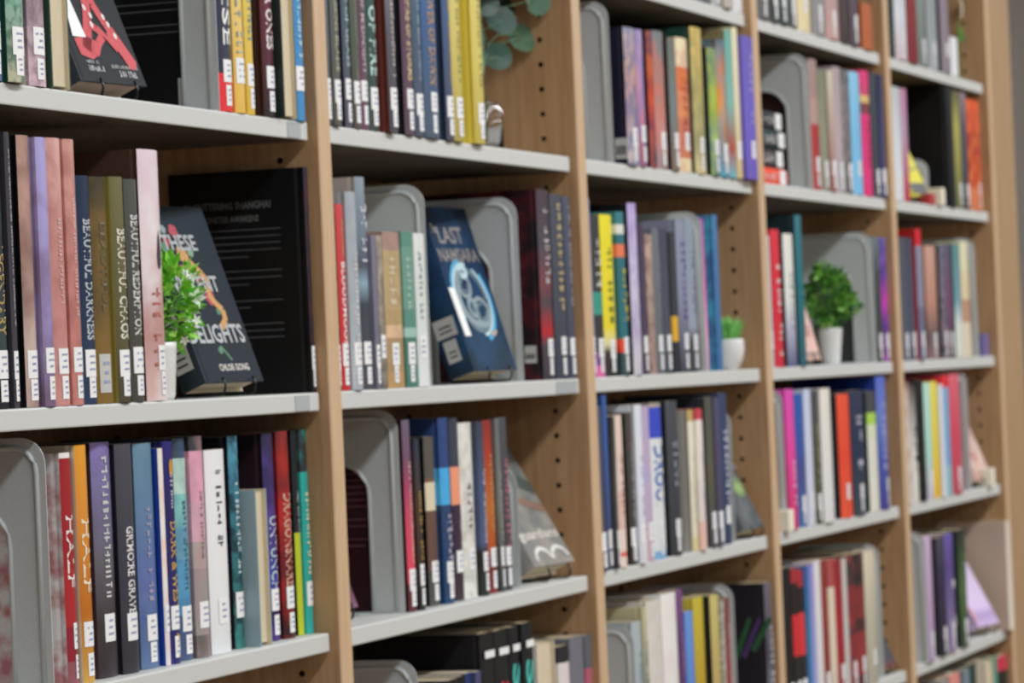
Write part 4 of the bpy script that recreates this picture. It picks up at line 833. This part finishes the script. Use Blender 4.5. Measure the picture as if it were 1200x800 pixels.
def art_dragon(root, S):
    li = ink('8c8684')
    link('title', side_text(S, 'The', .010, .023, .180, .192, li, 1), S.cover)
    link('title', side_text(S, 'LAST', .023, .088, .166, .188, li, 1), S.cover)
    link('title', side_text(S, 'NAMSARA', .009, .113, .142, .160, li, 1), S.cover)
    b = MB(); c = (.061, .092)
    def ring(rs, rz, a0, a1, wid, mi, lift): ribbon(b, S, [(c[0] + rs * math.cos(a), c[1] + rz * math.sin(a)) for a in [a0 + (a1 - a0) * k / 18 for k in range(19)]], wid, mi, lift)
    ring(.046, .052, R(95), R(215), .007, 0, 0); ring(.042, .047, R(80), R(210), .005, 1, .0001); ring(.046, .052, R(-75), R(40), .008, 0, 0); ring(.042, .046, R(-85), R(60), .004, 1, .0001)
    ring(.036, .040, R(0), R(355), .008, 2, .0002); ring(.034, .032, R(120), R(330), .009, 3, .0003)
    for (s, z, rr) in ((.048, .112, .016), (.075, .076, .018), (.054, .082, .011)):
        ribbon(b, S, [(s + rr * math.cos(a), z + rr * math.sin(a)) for a in [k * .42 for k in range(16)]], .006, 3, .0004)
        ribbon(b, S, [(s + rr * .6 * math.cos(a), z + rr * .6 * math.sin(a)) for a in [k * .45 + 1 for k in range(13)]], .004, 2, .0005)
    ribbon(b, S, [(.044, .132), (.056, .136), (.066, .130), (.060, .122), (.048, .124)], .007, 1, .0006)
    ribbon(b, S, [(.078, .050), (.088, .046), (.096, .052)], .004, 4, .0006)
    link('cover_picture', b.mesh('cover_picture', [ink('48a8d8'), ink('c0dce4'), ink('5a7484'), ink('8a9ca4'), ink('c8a890')]), S.cover)
    b = MB(); poly(b, S, [(.008, .045), (.024, .045), (.020, .108), (.004, .108)], 0, .0009); link('white_patch', b.mesh('white_patch', sticker_m), S.cover)
    b = MB(); t = S.t
    for (z0, z1, w_) in ((.050, .074, .42), (.018, .046, .26)):
        b.face([(-t * w_, -.0006, z0), (t * w_, -.0006, z0), (t * w_, -.0006, z1), (-t * w_, -.0006, z1)], 0)
        for k in range(2): b.face([(-t * w_ * .6, -.0009, z0 + .006 + .006 * k), (t * w_ * .6, -.0009, z0 + .006 + .006 * k), (t * w_ * .6, -.0009, z0 + .008 + .006 * k), (-t * w_ * .6, -.0009, z0 + .008 + .006 * k)], 1)
    link('spine_label', b.mesh('spine_label', [grey_sticker, black_ink]), S.cover)
display(1, 'M', 1.460, .073, .120, .214, .036, R(17.5), R(8), 'dark blue display book with coiled creature picture', [(0., '20303f'), (.3, '1c3850'), (.5, '1a3454'), (1., '1a2838')], {'n': ('24507c', .25, 14)}, 903, art_dragon)

def art_grey(root, S):
    link('title', side_text(S, 'guardians', .006, .124,   .034, .052, ink('d4ccc4'), 1), S.cover)
    b = MB()
    disc(b, S, .05, .098, .014, .010, 0); disc(b, S, .052, .102, .006, .006, 1, .0001)
    ribbon(b, S, [(.004, .09), (.03, .102), (.06, .098), (.10, .085), (.128, .08)], .012, 2)
    ribbon(b, S, [(.004, .15), (.05, .14), (.1, .12), (.128, .11)], .02, 3)
    for c0 in (.045, .095):
        b2 = MB(); ribbon(b2, S, [(c0 - .024, .008), (c0 - .017, .020), (c0, .025), (c0 + .017, .020), (c0 + .024, .010)], .006, 0, .0002); link('pale_arc', b2.mesh('pale_arc', ink('d8d4d0')), S.cover)
    link('cover_picture', b.mesh('cover_picture', [ink('9ca4a4'), ink('d8d4d0'), ink('8a6c5c'), ink('4a5450')]), S.cover)
display(1, 'L', 1.626, .057, .128, .178, .034, R(30.5), R(6), 'grey display book with pale curved title', [(0., '84807c'), (.5, '6a6e6c'), (1., '5c6464')], {'n': ('a09890', .4, 16)}, 904, art_grey)
def art_small(root, S):
    b = MB(); disc(b, S, .07, .07, .026, .018, 0); disc(b, S, .072, .068, .014, .009, 1, .0001); ribbon(b, S, [(.03, .13), (.07, .12), (.11, .10)], .008, 2)
    link('cover_picture', b.mesh('cover_picture', [ink('7c9468'), ink('9cb878'), ink('8c8c90')]), S.cover)
display(2, 'L', 2.590, .037, .095, .15, .024, R(27), R(4), 'dark grey display book with green picture', [(0., '4a5054'), (1., '54585c')], {'n': ('7a7c80', .3, 16)}, 905, art_small)
def art_pink(root, S):
    b = MB(); disc(b, S, .05, .05, .02, .012, 0); link('cover_picture', b.mesh('cover_picture', [ink('c48c84')]), S.cover)
display(3, 'M', 3.085, .05, .085, .12, .02, R(16), R(2), 'small pale pink display book', [(0., 'd8b0a4'), (.1, '8c8078'), (.12, 'd8b0a8'), (1., 'd8b8b0')], {}, 906, art_pink)
def art_yellow(root, S):
    b = MB(); poly(b, S, [(.004, .004), (.106, .004), (.106, .030), (.004, .026)], 0); ribbon(b, S, [(.01, .062), (.06, .056), (.1, .060)], .004, 1)
    link('cover_picture', b.mesh('cover_picture', [ink('3c3c40'), ink('6a6c4c')]), S.cover)
display(4, 'U', 3.93, .052, .11, .16, .028, R(24), R(4), 'yellow display book with a grey lower part', [(0., 'd8d048'), (1., 'd8cc60')], {}, 907, art_yellow)
display(4, 'L', 4.362, .044, .11, .175, .024, R(22.5), R(5), 'pale pink grey display book', [(0., 'c8a89c'), (.4, 'd0b8b0'), (1., 'c8bcb8')], {'n': ('a87c70', .35, 18)}, 908, art_pink)
def art_lilac(root, S):
    b = MB(); disc(b, S, .03, .10, .012, .016, 0); disc(b, S, .032, .09, .005, .008, 1, .0001); poly(b, S, [(.0, .0), (.0, .06), (.02, .03)], 2)
    link('cover_picture', b.mesh('cover_picture', [ink('e4dcd0'), ink('7c6c84'), ink('d8a0b0')]), S.cover)
display(4, 'B', 4.335, .052, .12, .20, .03, R(28), R(9), 'lilac display book with pale figures', [(0., 'c4aed4'), (.12, 'a894c0'), (.2, 'd0bce0'), (1., 'd4c8e0')], {'L': ''}, 909, art_lilac)
display(3, 'B', 3.502, .042, .082, .12, .02, R(24), R(4), 'small dark grey display book', [(0., '7a4038'), (.12, '4a4a52'), (1., '54545c')], {}, 911)
def art_plain(root, S): link('print', print_front(S, .02, .09, .08, .01, ink('8a5c78'), 7), S.cover)
display(1, 'L', .955, .085, .11, .12, .03, R(20), R(4), 'dark plum display book half hidden behind the panel', [(0., '7a5068'), (.3, '3c2c38'), (1., '2a2028')], {}, 910, art_plain)

# flat stack of four books in the fourth bay, upper shelf
zz = ROWZ['U'] + .0006
for k, (c, lf, hh, ln, lk) in enumerate((('e04c30', 'e04c30', .027, .176, 'orange red book at the bottom of the flat stack'), ('3a3638', '3a3638', .031, .172, 'dark plum book second from below in the flat stack'), ('2c3c3c', '2c3c3c', .029, .168, 'dark green book third from below in the flat stack'), ('2a2a30', '2a2a30', .031, .166, 'black book topmost of the flat stack'))):
    root, S = build_book('book', uniq(lk + ', fourth bay'), 'flat stack of books in the fourth bay', (hh - .0006, ln, .12), [(0., c), (1., c)], {'T': [], 'M': ('e0dcdc', .2, .62, .6)}, 950 + k)
    b = MB(); b.face([(-hh * .4, -.0006, .012), (hh * .4, -.0006, .012), (hh * .4, -.0006, .05), (-hh * .4, -.0006, .05)], 0); b.face([(-hh * .2, -.0009, .018), (hh * .2, -.0009, .018), (hh * .2, -.0009, .022), (-hh * .2, -.0009, .022)], 1)
    link('spine_label', b.mesh('spine_label', [sticker_m, ink_m]), S.cover)
    # lying on its side: thickness up, spine towards the aisle, base end to the right
    root.matrix_world = Matrix.Translation((2.972 - .004 * (k % 2), .022 + .003 * (k % 2), zz + hh / 2)) @ Matrix(((0, 0, -1, 0), (0, 1, 0, 0), (1, 0, 0, 0), (0, 0, 0, 1)))
    zz += hh

# ------------------------------------------------------------------ plants
pot_m = mat('white_ceramic', 'e6e6e4', .3, .5)
soil_m = mat('soil', '4a3c2c', .95)
def leaf_quad(b, p, dirv, up, ln, wd, mi):
    s = dirv.cross(up)
    if s.length < 1e-4: s = Vector((1, 0, 0))
    s = s.normalized(); n = s.cross(dirv).normalized()
    a = p; e = p + dirv * ln; m1 = p + dirv * ln * .5 + s * wd / 2 + n * ln * .08; m2 = p + dirv * ln * .5 - s * wd / 2 + n * ln * .08
    b.face([a, m1, e], mi); b.face([a, e, m2], mi)
def bush(b, c, rx, rz, n, ln, wd, nm, rng, stems=True, lo=-1):
    base = Vector((c[0], c[1], c[2] - rz))
    for k in range(n):
        dv = Vector((rng.gauss(0, 1), rng.gauss(0, 1), rng.gauss(0, 1))).normalized()
        if dv.z < lo: dv.z = abs(dv.z)
        q = rng.uniform(.35, 1) ** .5
        p = Vector(c) + Vector((dv.x * rx * q, dv.y * rx * q, dv.z * rz * q))
        ld = (dv + Vector((rng.uniform(-.6, .6), rng.uniform(-.6, .6), rng.uniform(-.2, .8)))).normalized()
        leaf_quad(b, p, ld, Vector((rng.uniform(-1, 1), rng.uniform(-1, 1), 1)), ln * rng.uniform(.7, 1.2), wd * rng.uniform(.7, 1.2), rng.randrange(nm))
def leafm(c): return mat('leaf_green', c, .5, .4)
def stems(c, base, n, rx, rz, rng, mm):
    b = MB()
    for k in range(n):
        a = rng.uniform(0, 6.28); q = rng.uniform(.3, .9)
        e = Vector((c[0] + rx * q * math.cos(a), c[1] + rx * q * math.sin(a), c[2] + rz * rng.uniform(0, .7)))
        mid = Vector(base).lerp(e, .5) + Vector((0, 0, .01)); b.tube([base, mid, e], .0011, 5)
    return b.fixed('stems', mm, True)
# 1: white flowers and bright green leaves beside the flowered display book
px, py = .514, .038; z = ROWZ['M'] + .0006
t = thing('potted_plant', uniq('small plant with bright green leaves and white flowers in white pot'), 'plant', (px, py, z))
b = MB(); b.lathe([(0, 0), (.017, 0), (.019, .004), (.022, .05), (.0225, .056), (.020, .056), (.0195, .05), (0, .05)]); pot = link('pot', b.fixed('pot', pot_m, True), t)
b = MB(); b.lathe([(.0193, .0505), (.012, .053), (0, .054)], 16); link('soil', b.fixed('soil', soil_m), pot)
rng = random.Random(21); b = MB(); bush(b, (.026, -.004, .095), .030, .045, 420, .014, .009, 3, rng)
o = link('foliage', b.mesh('foliage', [leafm('98e04c'), leafm('b4ee70'), leafm('74c83c')]), t); o['kind'] = 'stuff'
link('stems', stems((.026, -.004, .09), (0, 0, .05), 12, .026, .035, rng, leafm('5a8c38')), t)
fl = MB()
for k in range(5): 
    a = k * 1.2566; fl.face([(0, 0, 0), (.0045 * math.cos(a - .5), -.001, .0045 * math.sin(a - .5)), (.008 * math.cos(a), -.002, .008 * math.sin(a)), (.0045 * math.cos(a + .5), -.001, .0045 * math.sin(a + .5))])
fme = fl.mesh('flower', mat('white_petal', 'e8ece4', .5))
for k in range(16):
    a = rng.uniform(-.4, 2.4) - math.pi; q = rng.uniform(.2, 1)
    o = link('flower', fme, t, (.030 + .026 * math.cos(a) * q, -.032 + rng.uniform(-.004, .008), .085 + rng.uniform(-.03, .045))); o.rotation_euler = (rng.uniform(-.6, .6), rng.uniform(0, 6), rng.uniform(-1.2, .3)); o.scale = (.75, .75, .75) if k else (1.4, 1.4, 1.4)
# 2: grass in a round white bowl
t = thing('potted_plant', uniq('tuft of green grass in a round white bowl'), 'plant', (2.600, .032, ROWZ['M'] + .0006))
b = MB(); b.lathe([(0, 0), (.013, 0), (.016, .002), (.0225, .014), (.0256, .029), (.0250, .043), (.0242, .046), (.0228, .0455), (.0232, .04), (0, .038)]); pot = link('bowl', b.fixed('bowl', pot_m, True), t)
b = MB(); b.lathe([(.0225, .0405), (0, .042)], 16); link('soil', b.fixed('soil', soil_m), pot)
rng = random.Random(5); b = MB()
for k in range(260):
    a = rng.uniform(0, 6.28); q = rng.uniform(0, .014); p = Vector((q * math.cos(a), q * math.sin(a), .04)); dv = Vector((math.cos(a) * rng.uniform(0, .55), math.sin(a) * rng.uniform(0, .55), 1)).normalized()
    leaf_quad(b, p, dv, Vector((rng.uniform(-1, 1), rng.uniform(-1, 1), .2)), rng.uniform(.022, .044), .0028, rng.randrange(3))
o = link('foliage', b.mesh('foliage', [leafm('88dc6c'), leafm('a4ec84'), leafm('b0e098')]), t); o['kind'] = 'stuff'
# 3: dark bush in a tapered white pot
t = thing('potted_plant', uniq('bushy green plant in a tapered white pot before a bookend'), 'plant', (3.350, .056, ROWZ['M'] + .0006))
b = MB(); b.lathe([(0, 0), (.014, 0), (.0155, .003), (.0205, .056), (.021, .061), (.019, .061), (.0185, .055), (0, .054)]); pot = link('pot', b.fixed('pot', pot_m, True), t)
b = MB(); b.lathe([(.018, .0555), (.01, .058), (0, .059)], 16); link('soil', b.fixed('soil', soil_m), pot)
rng = random.Random(8); b = MB(); bush(b, (0, 0, .112), .036, .048, 420, .017, .011, 4, rng); bush(b, (.020, -.022, .098), .022, .02, 130, .016, .011, 4, rng); bush(b, (-.012, .005, .155), .014, .014, 60, .015, .01, 4, rng)
o = link('foliage', b.mesh('foliage', [leafm('50983a'), leafm('78bc4c'), leafm('a8dc74'), leafm('38702c')]), t); o['kind'] = 'stuff'
link('stems', stems((0, 0, .105), (0, 0, .055), 12, .03, .04, rng, leafm('4a6c2c')), t)
# 4: eucalyptus sprig in a small glass vase
t = thing('glass_vase', uniq('small clear glass vase behind the gold books, upper shelf'), 'vase', (1.597, .058, ROWZ['U'] + .0006))
glass = mat('clear_glass', 'f4f8f8', .03, .5, trans=1.0); glass.node_tree.nodes['Principled BSDF'].inputs['IOR'].default_value = 1.45
b = MB(); b.lathe([(0, 0), (.021, 0), (.0225, .003), (.0225, .05), (.018, .058), (.016, .062), (.0145, .062), (.0165, .057), (.0205, .049), (.0205, .005), (0, .004)], 32); link('vase_body', b.fixed('vase_body', glass, True), t)
t2 = thing('eucalyptus_sprig', uniq('grey green eucalyptus sprig with round leaves rising from vase'), 'plant', (1.597, .058, ROWZ['U'] + .008))
def round_leaf(rad, col):
    b = MB(); n = 14; c = (0, 0, .0)
    ring = [(rad * math.cos(2 * math.pi * k / n), rad * 1.05 * math.sin(2 * math.pi * k / n) + rad, .12 * rad * math.cos(4 * math.pi * k / n)) for k in range(n)]
    for k in range(n): b.face([(0, rad, -.1 * rad), ring[k], ring[(k + 1) % n]])
    return b.mesh('leaf', leafm(col), True)
E2 = [((.150, .022, .188), .020, '1c3028'), ((.087, .002, .165), .020, '3e5850'), ((.067, .002, .118), .0185, '38584a'), ((.174, .004, .149), .020, '3f6444'), ((.168, -.020, .197), .021, '2c5a34'), ((.059, .012, .186), .018, '44584f'), ((.13, .055, .150), .015, '2c483a'), ((.12, .05, .150), .017, '283e34')]
for (lx, ly, lz), rad, c in E2:
    o = link('leaf', round_leaf(rad, c), t2); rr = random.Random(int(lx * 1000))
    o.matrix_parent_inverse = Matrix.Identity(4)
    o.matrix_local = Matrix.Translation((lx, ly, lz)) @ Matrix.Rotation(rr.uniform(-1.0, -.5), 4, 'Z') @ Matrix.Rotation(R(75) + rr.uniform(-.2, .2), 4, 'X') @ Matrix.Rotation(rr.uniform(-1.6, 1.6), 4, 'Z') @ Matrix.Translation((0, -rad, 0))
b = MB(); b.tube([(0, 0, 0), (.008, 0, .05), (.03, .01, .10), (.06, .02, .15), (.09, .03, .185), (.14, .03, .205)], [.0018, .0017, .0015, .0013, .0011, .001], 6)
b.tube([(.03, .01, .10), (.08, .02, .135), (.12, .02, .15), (.165, .006, .155)], .001, 6)
for (lx, ly, lz), rad, c in E2: b.tube([(.5 * lx + .02, .02, lz * .92), (lx, ly, lz)], .0007, 5)
link('stem', b.fixed('stem', leafm('6a8a68'), True), t2)
b = MB(); b.tube([(.140, -.013, .205), (.150, -.013, .192), (.170, -.013, .180)], .0016, 6); link('stem', b.fixed('stem', leafm('9aa89a'), True), t2)
# 5: flower at the top of the last bay
t = thing('flower_stem', uniq('cream flower with a green leaf beside the end panel, top shelf'), 'plant', (4.505, .05, ROWZ['T'] + .0006))
b = MB(); b.tube([(0, 0, 0), (.002, 0, .08), (0, 0, .15)], .0018, 6); link('stem', b.fixed('stem', leafm('5a8c3c'), True), t)
b = MB(); n = 14
for ring_, rr, dz in ((0, .024, .0), (1, .017, .006), (2, .010, .010)):
    for k in range(n - ring_ * 3):
        a = 2 * math.pi * k / (n - ring_ * 3) + ring_ * .3
        dv = Vector((math.cos(a), -.35, math.sin(a))); leaf_quad(b, Vector((0, -.001 - dz * .6, .153)), dv.normalized(), Vector((0, -1, 0)), rr, .010, 0)
link('blossom', b.mesh('blossom', mat('cream_petal', 'd8ccb4', .6)), t)
b = MB(); leaf_quad(b, Vector((0, 0, .10)), Vector((.9, -.2, .45)).normalized(), Vector((0, -1, 0)), .030, .024, 0); link('leaf', b.mesh('leaf', leafm('6c9c4c')), t)
b = MB(); leaf_quad(b, Vector((0, 0, .09)), Vector((.55, -.2, .25)).normalized(), Vector((0, -1, 0)), .028, .022, 0); link('leaf', b.mesh('leaf', leafm('5c8c44')), t)

# ------------------------------------------------------------------ small things on the shelf fronts
block_m = mat('cream_foam', 'ece6d4', .7)
for (x, y, z, s, lab) in ((2.832, -.001, ROWZ['L'], .032, 'cream block at the shelf front below the hot pink book'), (4.437, .0, ROWZ['L'], .034, 'cream block at the end of the lower shelf, rightmost bay'), (4.080, .0, ROWZ['U'], .031, 'cream block in front of the black book, rightmost bay')):
    t = MB(); t.box(-s, 0, 0, s * .9, 0, s * 1.05); o = link('foam_block', t.fixed('foam_block', block_m), None, (x, y + .0005, z + .0004)); tag(o, uniq(lab), 'block', 'cream blocks on the shelves')
    bv = o.modifiers.new('bevel', 'BEVEL'); bv.width = .0015; bv.segments = 2
b = MB(); b.box(0, .05, 0, .02, 0, .02); o = link('small_box', b.fixed('small_box', mat('red_card', 'b03434', .6)), None, (3.975, .008, ROWZ['U'] + .0004)); tag(o, uniq('small red box under the yellow display book, rightmost bay'), 'box')
b = MB(); b.box(0, .05, 0, .015, 0, .045); o = link('small_card', b.fixed('small_card', mat('violet_card', '7468a0', .6)), None, (4.48, .02, ROWZ['M'] + .0004)); tag(o, uniq('small violet card box beside a bookend, middle shelf, rightmost bay'), 'card')
clear_m = mat('clear_plastic', 'b8bec0', .15, .5)
for (x0, x1, row, lab) in ((.804, .844, 'M', 'clear label holder on the middle shelf edge, leftmost bay'), (.815, .851, 'U', 'clear label holder on the upper shelf edge, leftmost bay'), (1.69, 1.775, 'M', 'clear label holder on the middle shelf edge, second bay')):
    b = MB(); b.box(0, x1 - x0, 0, .0008, 0, .0165); o = link('label_holder', b.fixed('label_holder', clear_m), None, (x0, .0091, ROWZ[row] - .0185)); tag(o, uniq(lab), 'label holder', 'clear holders on the shelf edges')
